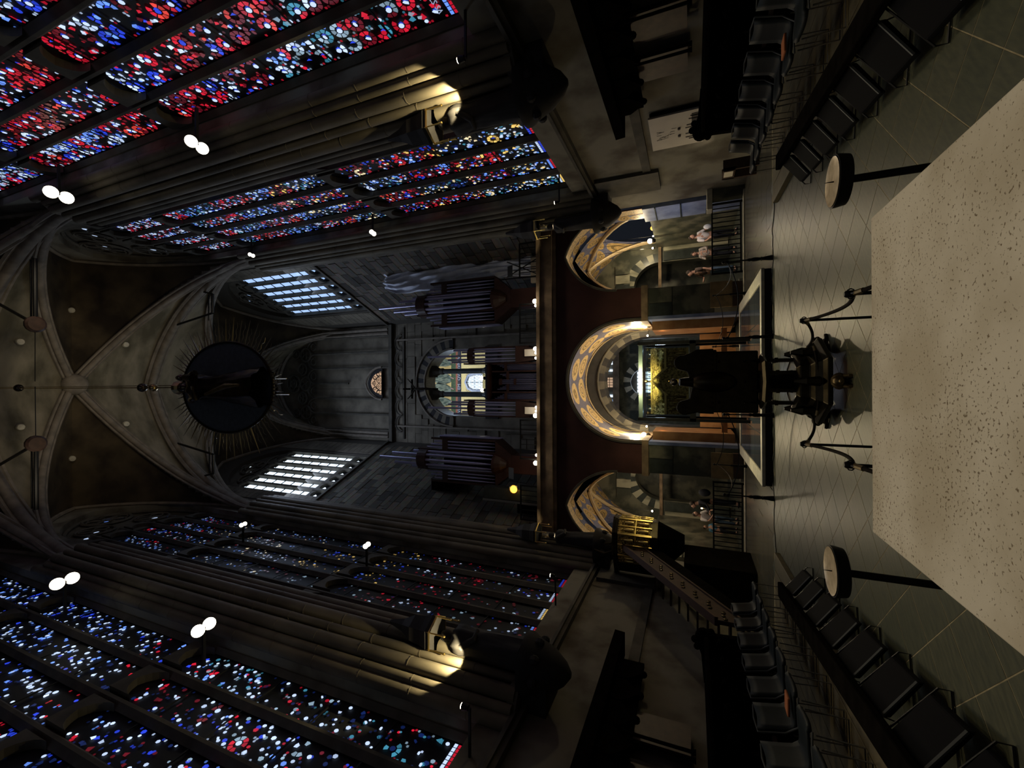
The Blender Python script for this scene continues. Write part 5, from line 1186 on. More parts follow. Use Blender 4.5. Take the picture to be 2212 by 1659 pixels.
for z in (9.2, 11.5, 14): m = MB(); m.cyl((4.95, 18.95, z), (6.0, 18.95, z), .025, n=6); m.build('ledger', 'black_iron', t)
m = MB(); m.cyl((4.6, 17.9, 7.6), (5.6, 18.4, 9.6), .025, n=6); m.cyl((5.6, 17.9, 7.6), (4.9, 18.4, 9.6), .025, n=6); m.build('brace', 'black_iron', t)
m = MB(); m.box(4.5, 5.7, 18.3, 18.5, 7.56, 8.4); tag(m.build('crate', 'beige_cloth', None, bevel=.02), 'pale crate on the gallery at the foot of the tarpaulin', 'crate')
# loudspeaker-like dark boxes of the organ, clock cabinet
t = thing('clock_cabinet', 'narrow standing cabinet with a glowing orange round face on the gallery', 'cabinet', (-5.0, 17.9, 7.5))
m = MB(); m.box(-5.3, -4.8, 17.65, 18.1, 7.5, 10.5); m.build('body', 'marble_dark', t); m = MB(); m.box(-5.42, -5.32, 17.62, 18.1, 7.5, 10.55); m.build('side_edge', 'steel', t)
m = MB(); m.cyl((-4.74, 17.45, 8.93), (-4.74, 17.5, 8.93), .17, .17, 24); m.build('face', 'lamp_orange', t); m = MB(); m.tube([(-4.74 + .185 * math.cos(q), 17.45, 8.93 + .185 * math.sin(q)) for q in np.linspace(0, 6.2832, 20)], .02, 5); m.box(-4.76, -4.72, 17.5, 17.8, 8.9, 8.96); m.build('face_rim', 'brass', t)
lamp('POINT', 'clock_glow', (-4.74, 17.25, 8.93), 1.5, (1, .5, .1), size=.1)
m = MB(); m.box(-5.95, -5.45, 18.0, 18.6, 7.5, 9.0); tag(m.build('dark_cabinet', 'black_wood', None, bevel=.02), 'low dark cabinet beside the orange-faced cabinet on the gallery', 'cabinet')
t = thing('wall_box', 'dark box-shaped loudspeaker fixed high on the canted wall beside the clock-side organ case', 'loudspeaker', (-5.3, 18.9, 13.5))
m = MB(); m.box(-5.6, -4.95, 18.9, 19.9, 12.7, 14.2); m.build('body', 'stone_black', t, bevel=.03); m = MB(); m.box(-5.55, -5.0, 18.87, 18.9, 12.75, 14.15); m.build('front', 'black_wood', t)

# ------------------------------------------------------------------ crucifix
CX, CY = -.33, 18.5
t = thing('crucifix', 'dark crucifix hanging on a wire above the middle organ before the upper arch', 'crucifix', (CX, CY, 13.5))
m = MB(); m.box(CX - .045, CX + .045, CY - .02, CY + .05, 13.5, 15.6); m.cyl((CX, CY, 15.6), (CX, CY, 31.8), .008, n=4); m.box(CX - .5, CX + .5, CY - .02, CY + .04, 15.02, 15.1); m.build('cross', 'black_wood', t)
m = MB(); m.tube([(CX, CY - .06, 13.75), (CX + .03, CY - .12, 14.1), (CX, CY - .1, 14.35), (CX, CY - .08, 14.6), (CX, CY - .08, 14.85)], [.04, .05, .065, .08, .06], 8)
for e in (-1, 1): m.tube([(CX, CY - .07, 14.82), (CX + e * .25, CY - .06, 15.0), (CX + e * .52, CY - .05, 15.3)], [.045, .035, .025], 7)
m.ball((CX + .02, CY - .12, 14.98), .065, 10, 7); m.build('figure', 'bronze', t, smooth=60)

# ------------------------------------------------------------------ radiant Virgin hanging in the middle of the vault
RX, RY, RZ = -.16, 8.6, 14.82
t = thing('radiant_statue', 'dark robed crowned statue hanging in a huge rayed sunburst disc under the vault', 'hanging statue', (RX, RY, RZ))
m = MB(); n = 48; 
ring_ = [(RX + 1.38 * math.cos(2 * math.pi * k / n), RZ + 2.05 * math.sin(2 * math.pi * k / n)) for k in range(n)]
m.prism([(x, RY + .1, z) for x, z in ring_], (0, .08, 0)); m.build('sun_disc', 'disc_blue', t)
m = MB(); m.tube([(RX + 1.38 * math.cos(q), RY + .1, RZ + 2.05 * math.sin(q)) for q in np.linspace(0, 6.2832, 49)], .04, 6); m.build('disc_rim', 'bronze', t, smooth=60)
for k in range(92):
    a = 2 * math.pi * k / 92; ca, sa = math.cos(a), math.sin(a); big = k % 2 == 0; L_ = (.82 if big else .62) * (1.0 if abs(ca) > .3 else .55) * RND.uniform(.85, 1.1)
    p0 = Vector((RX + 1.36 * ca, RY + .12, RZ + 2.03 * sa)); d = Vector((ca * 1.0, 0, sa * .9)).normalized(); nrm = Vector((-d.z, 0, d.x))
    m = MB(); pts = []
    for q in range(9):
        f = q / 8; pts.append(p0 + d * (L_ * f) + (nrm * (.03 * math.sin(f * 14)) if not big else Vector((0, 0, 0))))
    m.tube(pts, [(.03 if big else .018) * (1 - .85 * q / 8) for q in range(9)], 5); m.build('ray', 'brass' if k % 9 == 0 else 'ray_gilt', t)
m = MB(); prof_ = [(.55, -2.0), (.52, -1.6), (.47, -1.1), (.42, -.6), (.36, -.1), (.33, .3), (.36, .7), (.40, .95), (.28, 1.2), (.11, 1.28)]
vs = []
for r, z in prof_:
    vs.append([(RX + (r * (1 + .10 * math.sin(7 * q + z * 2)) * math.cos(q)), RY - .15 + r * .75 * (1 + .10 * math.sin(7 * q + z * 2)) * math.sin(q), RZ + z) for q in np.linspace(0, 6.2832, 33)])
m.grid(vs); m.build('robe', 'statue_gilt', t, smooth=60, solid=False)
m = MB(); m.tube([(RX - .38, RY - .3, RZ + .95), (RX - .3, RY - .52, RZ + .4), (RX + .05, RY - .58, RZ + .45)], [.11, .1, .06], 8); m.tube([(RX + .38, RY - .3, RZ + .95), (RX + .42, RY - .5, RZ + .5), (RX + .3, RY - .6, RZ + .62)], [.11, .1, .06], 8); m.build('arms', 'statue_gilt', t, smooth=60)
m = MB(); m.tube([(RX, RY - .15, RZ + 1.2), (RX, RY - .16, RZ + 1.36)], [.1, .09], 8); m.ball((RX, RY - .18, RZ + 1.5), .17, 14, 10, (.9, 1, 1.2)); m.ball((RX, RY - .345, RZ + 1.48), .03, 6, 5); m.build('head', 'statue_gilt', t, smooth=60)
m = MB(); m.lathe([(.16, 0), (.2, .1), (.22, .2), (.1, .28), (.03, .36)], (RX, RY - .18, RZ + 1.63), 10); m.build('crown', 'brass', t)
m = MB(); m.tube([(RX + .28, RY - .6, RZ + .4), (RX + .3, RY - .58, RZ + .8)], [.12, .1], 8); m.ball((RX + .3, RY - .6, RZ + .98), .1, 10, 8); m.ball((RX + .3, RY - .6, RZ + 1.1), .07, 8, 5, (1, 1, .6)); m.build('child', 'statue_gilt', t, smooth=60)
m = MB(); m.tube([(RX - .2, RY - .55, RZ - .1), (RX + .05, RY - .5, RZ - .9), (RX + .1, RY - .45, RZ - 1.8)], [.05, .08, .05], 6); m.build('mantle_fold', 'brass', t, smooth=60)
m = MB(); m.cyl((RX, RY + .12, RZ + 2.0), (RX - .02, RY + .12, 31.6), .018, n=5); m.cyl((RX + .07, RY + .12, RZ + 2.0), (RX + .02, RY + .12, 31.6), .012, n=5); m.build('hanging_rod', 'brass', t)
for z, r, mt in ((18.55, .13, 'brass'), (19.2, .15, 'statue_gilt'), (28.2, .16, 'statue_gilt')): m = MB(); m.ball((RX, RY + .12, z), r, 12, 8); m.build('rod_knob', mt, t, smooth=60)
for (x, z) in ((RX - .2, RZ - 2.7), (RX + .25, RZ - 2.6)): m = MB(); m.tube([(x, RY + .12, RZ - 2.0), (x, RY + .1, z)], .012, 5); m.build('tassel', 'brass', t)

# iron tie frames under the transverse ribs
for Yt, zt, lab, hang_ in ((8.3, 25.5, 'iron tie frame with two round drums across the vault near the lamps', True), (15.4, 26.0, 'iron tie frame across the vault behind the sunburst statue', False)):
    t = thing('tie_frame', lab, 'tie rod', (0, Yt, zt), 'iron tie frames')
    for s in (-1, 1):
        x0, x1 = s * 4.95, s * 2.35
        m = MB(); m.cyl((x0, Yt, zt), (x1 if hang_ else s * 3.9, Yt, zt), .075, n=8); m.build('tie_bar', 'black_iron', t)
        m = MB(); m.cyl((x0, Yt, zt + .35), (x1 * .9 if hang_ else s * 3.5, Yt, zt + .35), .03, n=6); m.build('tie_wire', 'black_iron', t)
        m = MB(); e = s * 3.6; m.cyl((x1 if hang_ else s * 3.9, Yt, zt), (e if hang_ else s * 3.4, Yt, ZS + archn((3.6 if hang_ else 3.4) / 6.6) * ZH / 9.6 - .1), .06, n=8); m.build('strut', 'black_iron', t)
        if hang_:
            m = MB(); m.lathe([(.25, -.12), (.32, -.05), (.32, .08), (.2, .15)], (x1, Yt, zt), 14); m.build('drum', 'dark_wood', t, smooth=40)
            m = MB(); m.cyl((x1, Yt, zt + .02), (s * .1, Yt, zt + .05), .015, n=5); m.build('wire', 'black_iron', t)
        else: m = MB(); m.cyl((x0, Yt, zt), (s * 5.3, Yt, ZS + 5.5), .05, n=6); m.build('strut', 'black_iron', t)

# ------------------------------------------------------------------ statues with canopies and consoles on the piers
def statue(s, Yc, lab, big=1):
    X = s * 5.75; z0 = 4.86
    t = thing('pier_statue', 'dark robed stone statue on its console, ' + lab, 'statue', (X, Yc, z0), 'statues on the piers')
    m = MB(); rows = []
    for r, z in ((.30, .05), (.27, .4), (.25, .8), (.22, 1.1), (.26, 1.35), (.24, 1.5), (.08, 1.58)): rows.append([(X + r * big * (1 + .12 * math.sin(6 * q + z * 3)) * math.cos(q), Yc + r * big * (1 + .12 * math.sin(6 * q + z * 3)) * math.sin(q), z0 + z * big) for q in np.linspace(0, 6.2832, 25)])
    m.grid(rows); m.build('robe', 'stone_black', t, smooth=60, solid=False)
    m = MB(); m.ball((X, Yc, z0 + 1.72 * big), .12 * big, 12, 8, (1, 1, 1.2)); m.build('head', 'stone_black', t, smooth=60)
    m = MB(); m.tube([(X, Yc - .25, z0 + 1.4), (X - s * .2, Yc - .2, z0 + 1.1), (X - s * .25, Yc + .05, z0 + 1.15)], [.08, .07, .05], 7); m.build('arm', 'stone_black', t, smooth=60)
    c = thing('statue_canopy', 'dark canopy with gilded cresting over the statue, ' + lab, 'canopy', (X, Yc, 7.0), 'statue canopies')
    m = MB(); m.lathe([(.38, 0), (.40, .12), (.34, .3), (.3, .6), (.15, .9), (.05, 1.3)], (X, Yc, 7.0), 6); m.box(min(X, s * 6.3), max(X, s * 6.3), Yc - .15, Yc + .15, 7.0, 7.5); m.build('spire', 'stone_black', c)
    for k in range(6):
        a = k * math.pi / 3; m = MB(); m.cyl((X + .38 * math.cos(a), Yc + .38 * math.sin(a), 6.65), (X + .38 * math.cos(a), Yc + .38 * math.sin(a), 7.15), .02, .01, 6); m.ball((X + .38 * math.cos(a), Yc + .38 * math.sin(a), 6.63), .03, 6, 5); m.build('gilt_drop', 'gold_edge', c)
    m = MB(); m.tube([(X + .39 * math.cos(k * math.pi / 3), Yc + .39 * math.sin(k * math.pi / 3), 7.02) for k in range(7)], .025, 5); m.build('gilt_edge', 'gold_edge', c)
    q = thing('statue_console', 'dark rounded stone console carrying the statue, ' + lab, 'console', (X, Yc, 3.9), 'statue consoles')
    m = MB(); m.lathe([(.06, 0), (.22, .12), (.42, .4), (.55, .75), (.62, .86), (.62, .96)], (X + s * .15, Yc, 3.9), 14); m.box(min(X, s * 6.6), max(X, s * 6.6), Yc - .4, Yc + .4, 4.3, 4.86); m.build('bowl', 'stone_black', q, smooth=40)
    m = MB()
    for k in range(8): a = k * math.pi / 4; m.ball((X + s * .15 + .5 * math.cos(a), Yc + .5 * math.sin(a), 4.55), .1, 7, 5)
    m.build('leaf_carving', 'stone_black', q)['kind'] = 'stuff'
statue(1, 8.3, 'near pier of the red-windowed wall', 1.1); statue(-1, 8.3, 'near pier of the blue-windowed wall', 1.1)
statue(1, 15.3, 'far pier of the red-windowed wall', .95); statue(-1, 15.3, 'far pier of the blue-windowed wall', .95)

# ------------------------------------------------------------------ golden pulpit and its stair
PX, PY = -5.25, 14.75
t = thing('golden_pulpit', 'gilded polygonal pulpit fixed against the wall beside the side arch', 'pulpit', (PX, PY, 2.6))
poly = [(-5.9, 14.35), (-5.62, 14.12), (-4.95, 14.12), (-4.6, 14.5), (-4.65, 15.0), (-5.0, 15.12), (-6.2, 15.12), (-6.42, 14.9), (-6.35, 14.6)]
m = MB(); m.prism([(x, y, 2.78) for x, y in poly], (0, 0, 1.22)); m.build('drum', 'bronze', t)
for (a, b) in zip(poly[:4], poly[1:5]):
    a_, b_ = Vector((*a, 0)), Vector((*b, 0)); d = (b_ - a_); nn = Vector((d.y, -d.x, 0)).normalized()
    def Q(u, o, z): p = a_ + d * u + nn * o; return (p.x, p.y, z)
    m = MB(); m.hexa([Q(.06, .0, 2.9), Q(.94, .0, 2.9), Q(.94, .03, 2.9), Q(.06, .03, 2.9)], [Q(.06, .0, 3.9), Q(.94, .0, 3.9), Q(.94, .03, 3.9), Q(.06, .03, 3.9)]); m.build('gilt_panel', 'gold_dim', t)
    m = MB()
    for u in (0, .5, 1): m.cyl(Q(u, .04, 2.85), Q(u, .04, 3.9), .022, n=6)
    m.cyl(Q(0, .04, 3.35), Q(1, .04, 3.35), .018, n=5); m.build('gilt_moulding', 'gold_edge', t)
    for u in (.25, .75):
        for z in (2.95, 3.42):
            m = MB(); p = Q(u, .05, z); m.lathe([(.05, 0), (.055, .12), (.04, .26), (.015, .3)], p, 7); m.ball((p[0], p[1], z + .34), .035, 7, 5); m.build('relief_figure', 'gold_edge', t, smooth=60)
def offpoly(k): return [(PX + (x - PX) * k, PY + (y - PY) * k) for x, y in poly]
for z, k, h in ((2.68, 1.03, .1), (3.95, 1.05, .07), (4.02, 1.1, .06)): m = MB(); m.prism([(x, y, z) for x, y in offpoly(k)], (0, 0, h)); m.build('cornice_ring', 'bronze', t)
m = MB(); b1 = [(x, y, 2.68) for x, y in offpoly(.95)]; b2 = [(PX + (x - PX) * .3, PY + .3 + (y - PY) * .3, 1.9) for x, y in poly]; n = len(poly)
m.add(b1 + b2, [(k, (k + 1) % n, n + (k + 1) % n, n + k) for k in range(n)] + [tuple(range(n)), tuple(range(2 * n - 1, n - 1, -1))]); m.build('corbel', 'black_wood', t)
m = MB(); m.tube([(-5.6, 14.3, 4.05), (-5.7, 14.2, 4.35), (-5.65, 14.3, 4.7)], [.04, .04, .02], 6); m.tube([(-5.3, 14.15, 4.05), (-5.3, 14.0, 4.3)], .03, 5); m.build('candle_arm', 'bronze', t)
t = thing('pulpit_stair', 'dark carved stair parapet climbing along the wall up to the golden pulpit', 'stair', (-5.4, 12, 0))
def stairq(f, dz): return (-5.3, 14.1 + (10.45 - 14.1) * f, 3.75 + (1.2 - 3.75) * f + dz)
def slant(name, dz0, dz1, x0, x1, mt, f0=0, f1=1):
    m = MB(); a, b = stairq(f0, 0), stairq(f1, 0)
    m.hexa([(x0, a[1], a[2] + dz0), (x1, a[1], a[2] + dz0), (x1, b[1], b[2] + dz0), (x0, b[1], b[2] + dz0)], [(x0, a[1], a[2] + dz1), (x1, a[1], a[2] + dz1), (x1, b[1], b[2] + dz1), (x0, b[1], b[2] + dz1)]); return m.build(name, mt, t)
slant('parapet', -.62, -.05, -5.42, -5.32, 'dark_wood'); slant('handrail', -.05, .02, -5.46, -5.26, 'organ_wood'); slant('lower_rail', -.68, -.62, -5.46, -5.28, 'dark_wood'); slant('string_board', -1.2, -.68, -5.42, -5.34, 'black_wood')
m = MB()
for k in range(26):
    f = (k + .5) / 26; p = stairq(f, -.33); m.ball((-5.31, p[1], p[2] + .1 * math.sin(k * 2.1)), .05, 6, 5, (.5, 1.2, 1))
m.build('carved_scrolls', 'bronze', t)['kind'] = 'stuff'
for k in range(11):
    f = (k + .5) / 11; p = stairq(f, -.9); m = MB(); m.box(-6.5, -5.42, p[1] - .18, p[1] + .18, p[2] - .05, p[2]); m.build('step', 'dark_wood', t)
m = MB(); m.box(-6.55, -5.4, 13.6, 15.2, 0, 1.9); tag(m.build('stair_base', 'black_wood', None, bevel=.02), 'dark panelled wooden base under the golden pulpit', 'base')

# ------------------------------------------------------------------ pale wall board
t = thing('wall_board', 'pale board with a faint engraved figure and painted shadow bars leaning on the plaster wall', 'board', (6.5, 12, 1.4))
b0, b1 = atX(1410, 325, 6.5), atX(1408, 255, 6.5)
m = MB(); m.box(6.47, 6.52, b1.y, b0.y, 1.35, 2.64); m.build('board', 'paper', t, bevel=.005); m = MB(); m.box(6.52, 6.58, b1.y - .05, b0.y, 1.35, 2.6); m.build('back_frame', 'black_wood', t)
yc_ = (b0.y + b1.y) / 2 + .05
m = MB(); rr = random.Random(2)
for k in range(16):
    y = yc_ - .22 + rr.random() * .44; z = 1.98 + rr.random() * .42; m.tube([(6.468, y, z), (6.467, y + rr.uniform(-.05, .05), z + rr.uniform(.04, .1)), (6.468, y + rr.uniform(-.06, .06), z + .12)], .004, 4)
m.build('engraving', 'ink', t)['kind'] = 'stuff'
for e in (-.17, .17): m = MB(); m.cyl((6.47, yc_ + e, 1.93), (6.43, yc_ + e, 1.93), .035, n=8); m.build('knob', 'ink', t)
for k, (y, z0_, z1_) in enumerate(((.42, 1.4, 1.7), (.33, 1.4, 1.78), (.16, 1.4, 1.78), (.07, 1.4, 1.6), (-.03, 1.4, 1.6), (-.12, 1.4, 1.78), (-.24, 1.4, 1.75), (-.5, 1.4, 1.7), (-.62, 1.4, 1.66))):  # cast shadows of the stall cresting, laid on as flat dark bars
    m = MB(); m.box(6.462, 6.47, yc_ + y - .02, yc_ + y + .02, z0_, z1_); m.build('shadow_bar', 'ink', t)
m = MB(); m.box(6.462, 6.47, yc_ + .07, yc_ + .33, 1.5, 1.54); m.box(6.462, 6.47, yc_ - .7, yc_ - .3, 1.4, 1.63); m.build('shadow_bar', 'ink', t)
lamp('SPOT', 'board_lamp', (6.2, 13.4, .9), 11, (1, .8, .6), (6.6, 12.4, 2.0), .05, 80, .9)

# ------------------------------------------------------------------ choir stalls against both walls
def stalls(s, lab):
    t = thing('choir_stalls', 'long black choir stalls under a canopy, along the ' + lab, 'choir stalls', (s * 5.9, 5, 0), 'choir stalls')
    ye = 10.9 if s > 0 else 10.4
    m = MB(); m.hexa([(s*5.75, -3, 3.15), (s*6.55, -3, 3.15), (s*6.55, ye, 3.15), (s*6.0, ye, 3.15)], [(s*5.7, -3, 3.38), (s*6.55, -3, 3.38), (s*6.55, ye, 3.38), (s*5.98, ye, 3.38)]); m.box(min(s*6.32, s*6.42), max(s*6.32, s*6.42), -3, ye - .5, 2.66, 3.16); m.build('canopy', 'black_wood', t)
    y = -2.8; k = 0
    while y < ye - 1.1:
        m = MB(); m.prism([(s*6.2, y, 3.15), (s*6.2, y + .62, 3.15), (s*6.2, y + .62, 2.95), (s*6.2, y + .5, 2.8), (s*6.2, y + .31, 2.62), (s*6.2, y + .12, 2.8), (s*6.2, y, 2.95)], (s * .12, 0, 0)); m.ball((s*6.24, y + .31, 2.62), .07, 7, 5); m.build('crest', 'black_wood', t)
        y += .66
    y = -2.5; k = 0
    while y < ye - 2.0:
        for e in (0, .16):
            m = MB(); m.lathe([(.05, 0), (.03, .08), (.027, 1.1), (.045, 1.2)], (s * 6.25, y + e, 1.62), 7); m.build('colonnette', 'black_wood', t)
        m = MB(); m.box(min(s*6.4, s*6.5), max(s*6.4, s*6.5), y + .25, y + .95, 1.7, 2.8); m.build('back_panel', 'dark_wood', t)
        y += 1.12
    m = MB(); x0, x1 = sorted((s * 5.45, s * 6.5)); m.box(x0, x1, -3, ye - .5, 1.36, 1.44); m.box(min(s*6.5, s*6.56), max(s*6.5, s*6.56), -3, ye - .6, .2, 2.9) if False else None; m.build('top_rail', 'black_wood', t, bevel=.02)
    m = MB(); m.box(min(s*6.38, s*6.5), max(s*6.38, s*6.5), -3, ye - .5, .1, 1.4); m.build('seat_back', 'black_wood', t)
    y = -2.7
    while y < ye - .5:
        m = MB(); pts = [(s*6.4, .1), (s*5.55, .1), (s*5.5, .5), (s*5.6, .85), (s*5.48, 1.0), (s*5.42, 1.1), (s*5.5, 1.2), (s*5.8, 1.22), (s*6.1, 1.36), (s*6.4, 1.36)]
        m.prism([(x, y, z) for x, z in pts], (0, .06, 0)); m.ball((s*5.47, y + .03, 1.12), .07, 8, 6); m.build('divider', 'black_wood', t)
        m = MB(); m.box(min(s*5.65, s*6.38), max(s*5.65, s*6.38), y + .08, y + .6, .46, .52); m.build('seat', 'dark_wood', t); y += .66
    m = MB(); xe = s * 5.45
    pts = [(xe, .0), (xe - s*.05, .6), (xe, 1.2)] + [(xe + s * (.12 - .2 * math.cos(q)), 1.45 + .17 * math.sin(q)) for q in np.linspace(0, 2.4, 7)] + [(s*5.9, 1.5), (s*6.5, 1.45), (s*6.5, 0)]
    m.prism([(x, ye - .4, z) for x, z in pts], (0, .12, 0)); o = m.build('end_panel', 'black_wood', t, bevel=.01); m = MB()
    for (a, b, r) in ((.1, 1.5, .12), (.2, 1.62, .08), (-.02, 1.3, .07), (.35, 1.58, .07)): m.ball((xe + s*a, ye - .3, b), r, 8, 6)
    m.build('poppyhead', 'black_wood', o, smooth=60)
stalls(1, 'wall with the pale board'); stalls(-1, 'wall with the pulpit stair')

# oak platforms, chairs, kneeling desks
def seat_line(s): 
    return Vector((s * 4.25, 9.7, 0)), Vector((s * 3.75, 3.4, 0))
for s, lab in ((1, 'pale board side'), (-1, 'pulpit side')):
    a, b = seat_line(s); d = (b - a).normalized()
    t = thing('seating_platform', 'low wooden platform under the chairs on the ' + lab, 'platform', (s * 4.6, 6.5, 0), 'wooden platforms')
    for k in range(5):
        x0, x1 = s * (3.62 + .36 * k), s * (3.96 + .36 * k); off = s * -.42
        m = MB(); m.hexa([(x0, 10.3, 0), (x1, 10.3, 0), (x1 + off, 2.2, 0), (x0 + off, 2.2, 0)], [(x0, 10.3, .09), (x1, 10.3, .09), (x1 + off, 2.2, .09), (x0 + off, 2.2, .09)]); m.build('plank', 'plank_olive', t, bevel=.005)
ch = thing('shell_chair', 'x', 'chair', (0, 0, 0), 'dark vinyl chairs in front of the stalls')
m = MB(); rows = []
for i in range(9):   # seat pan sweeping up into the back, seen from the aisle (-x)
    q = i / 8; 
    pr = [(-.22, .43), (-.2, .45), (-.05, .44), (.1, .43), (.17, .45), (.21, .52), (.235, .62), (.26, .74), (.28, .84)][i]
    rows.append([(pr[0], y, pr[1] + .02 * abs(y / .22) ** 2) for y in np.linspace(-.23, .23, 7)])
m.grid(rows); o = m.build('seat_shell', 'vinyl', ch, smooth=50, solid=False); so_ = o.modifiers.new('s', 'SOLIDIFY'); so_.thickness = .035
m = MB(); m.tube([(-.22, -.235, .45), (-.05, -.24, .46), (.12, -.24, .45), (.22, -.24, .58), (.29, -.24, .86), (.295, 0, .875), (.29, .24, .86), (.22, .24, .58), (.12, .24, .45), (-.05, .24, .46), (-.22, .235, .45)], .011, 6); m.build('piping', 'vinyl_edge', ch, smooth=60)
for e in (-.24, .24): m = MB(); m.tube([(.22, e, .5), (.18, e, .02), (-.2, e, .02), (-.2, e, .42)], .009, 6); m.build('sled_leg', 'steel', ch, smooth=60)
nm8 = ('first', 'second', 'third', 'fourth', 'fifth', 'sixth', 'seventh', 'eighth', 'ninth')
for s, lab in ((1, 'pale board side'), (-1, 'pulpit side')):
    a, b = seat_line(s); d = (b - a).normalized(); ang = math.atan2(d.y, d.x) + math.pi / 2
    for k in range(9):
        o = ch if (s > 0 and k == 0) else copy_tree(ch); p = a + d * (.35 + .66 * k); o.location = (p.x, p.y, .09)
        o.rotation_euler = (0, 0, (ang if s > 0 else ang + math.pi) + .06 * math.sin(k * 2.3)); o['label'] = 'dark vinyl chair, %s from the arches in the row on the %s' % (nm8[k], lab)
    # kneeling desk: black beam, hanging panels, wire feet
    P0, P1 = Vector((s * 3.22, 7.55, 0)), Vector((s * 2.38, 2.6, 0)); dd = P1 - P0; L_ = dd.length; dn = dd.normalized(); side = Vector((s * abs(dn.y), -dn.x * s * (1 if dn.y < 0 else -1), 0)).normalized()
    side = Vector((-dn.y, dn.x, 0)); side = side if side.x * s > 0 else -side
    t = thing('kneeling_desk', 'long black kneeling desk on wire feet before the chairs on the ' + lab, 'desk', tuple((P0 + P1) / 2), 'kneeling desks')
    m = MB(); q = [P0 - side * .1, P0 + side * .12, P1 + side * .12, P1 - side * .1]; m.hexa([(v.x, v.y, .40) for v in q], [(v.x, v.y, .47) for v in q]); m.build('beam', 'black_wood', t, bevel=.015)
    for k in range(8):
        f0, f1 = (k + .06) / 8, (k + .80) / 8; A_, B_ = P0 + dd * f0, P0 + dd * f1
        m = MB(); m.hexa([tuple(A_ - side * .33 + Vector((0, 0, .10))), tuple(B_ - side * .33 + Vector((0, 0, .10))), tuple(B_ - side * .04 + Vector((0, 0, .32))), tuple(A_ - side * .04 + Vector((0, 0, .32)))], [tuple(A_ - side * .33 + Vector((0, 0, .15))), tuple(B_ - side * .33 + Vector((0, 0, .15))), tuple(B_ - side * .04 + Vector((0, 0, .38))), tuple(A_ - side * .04 + Vector((0, 0, .38)))]); o = m.build('kneeler_pad', 'vinyl_black', t, bevel=.015)
        m = MB(); m.tube([tuple(B_ - side * .33 + Vector((0, 0, .15))), tuple(B_ - side * .04 + Vector((0, 0, .38)))], .012, 5); m.build('pad_edge', 'vinyl_edge', o)
    for k in range(0, 9, 1):
        c = P0 + dd * (k / 8); m = MB(); m.tube([tuple(c + Vector((0, 0, .40))), tuple(c - side * .36 + Vector((0, 0, .08))), tuple(c - side * .36 + Vector((0, 0, .01))), tuple(c + side * .2 + Vector((0, 0, .01))), tuple(c + side * .12 + Vector((0, 0, .42)))], .008, 5); m.build('wire_foot', 'black_iron', t)
    v = atX(1670, 130, 4.1) if s > 0 else atX(1664, 1500, -4.1)
    # orange block stands in for an orange-lit misericord; booklet left on a chair
    for kk, off, mt, nmn, lab2 in ((5, 0, 'orange_lit', 'orange_lit_block', 'small orange block for a lit misericord on a dark chair, '), (7, 0, 'beige_cloth', 'beige_book', 'beige folded booklet on a dark chair, ')):
        p = a + d * (.35 + .66 * kk); m = MB(); m.box(p.x - .12, p.x + .10, p.y - .1, p.y + .08,   .595, .625); tag(m.build(nmn, mt, None, bevel=.01), lab2 + lab, 'block' if kk == 5 else 'booklet', nmn.replace('_', ' ') + 's')
# easel with papers and a notice stand near the side arch
t = thing('notice_stand', 'low stand with small papers at the end of the stalls on the pale board side', 'stand', (5.7, 11.9, 0))
v = atX(1608, 365, 5.7)
m = MB(); m.box(5.62, 5.68, v.y - .3, v.y + .3, .55, .85); m.build('shelf', 'dark_wood', t); m = MB(); m.box(5.60, 5.615, v.y - .22, v.y + .1, .6, .82); m.build('paper', 'paper', t)
m = MB(); m.box(5.62, 5.9, v.y - .3, v.y - .24, 0, .85); m.build('side_board', 'dark_wood', t); m = MB(); m.box(5.62, 5.9, v.y + .24, v.y + .3, 0, .85); m.build('side_board', 'dark_wood', t)
t = thing('marble_bracket', 'pale squared marble bracket jutting from the jamb beside the side arch', 'bracket', (6.2, 16.6, .9))
m = MB(); m.box(5.9, 6.6, 16.3, 16.75, .98, 1.15); m.build('slab', 'marble_white', t, bevel=.01); m = MB(); m.box(6.25, 6.6, 16.4, 16.7, 0, .98); m.build('leg', 'marble_green', t)

# floor cable along the west slabs
m = MB(); pts = []
for k in range(60):
    x = -5.2 + 10.4 * k / 59; pts.append((x, 10.92 + .07 * math.sin(k * .8) + .05 * math.sin(k * 2.1) - (.25 if abs(x) > 3.4 else 0), .006))
m.tube(pts, .008, 5); tag(m.build('cable', 'black_iron', None, smooth=60), 'thin cable lying wavily across the floor before the dais', 'cable')

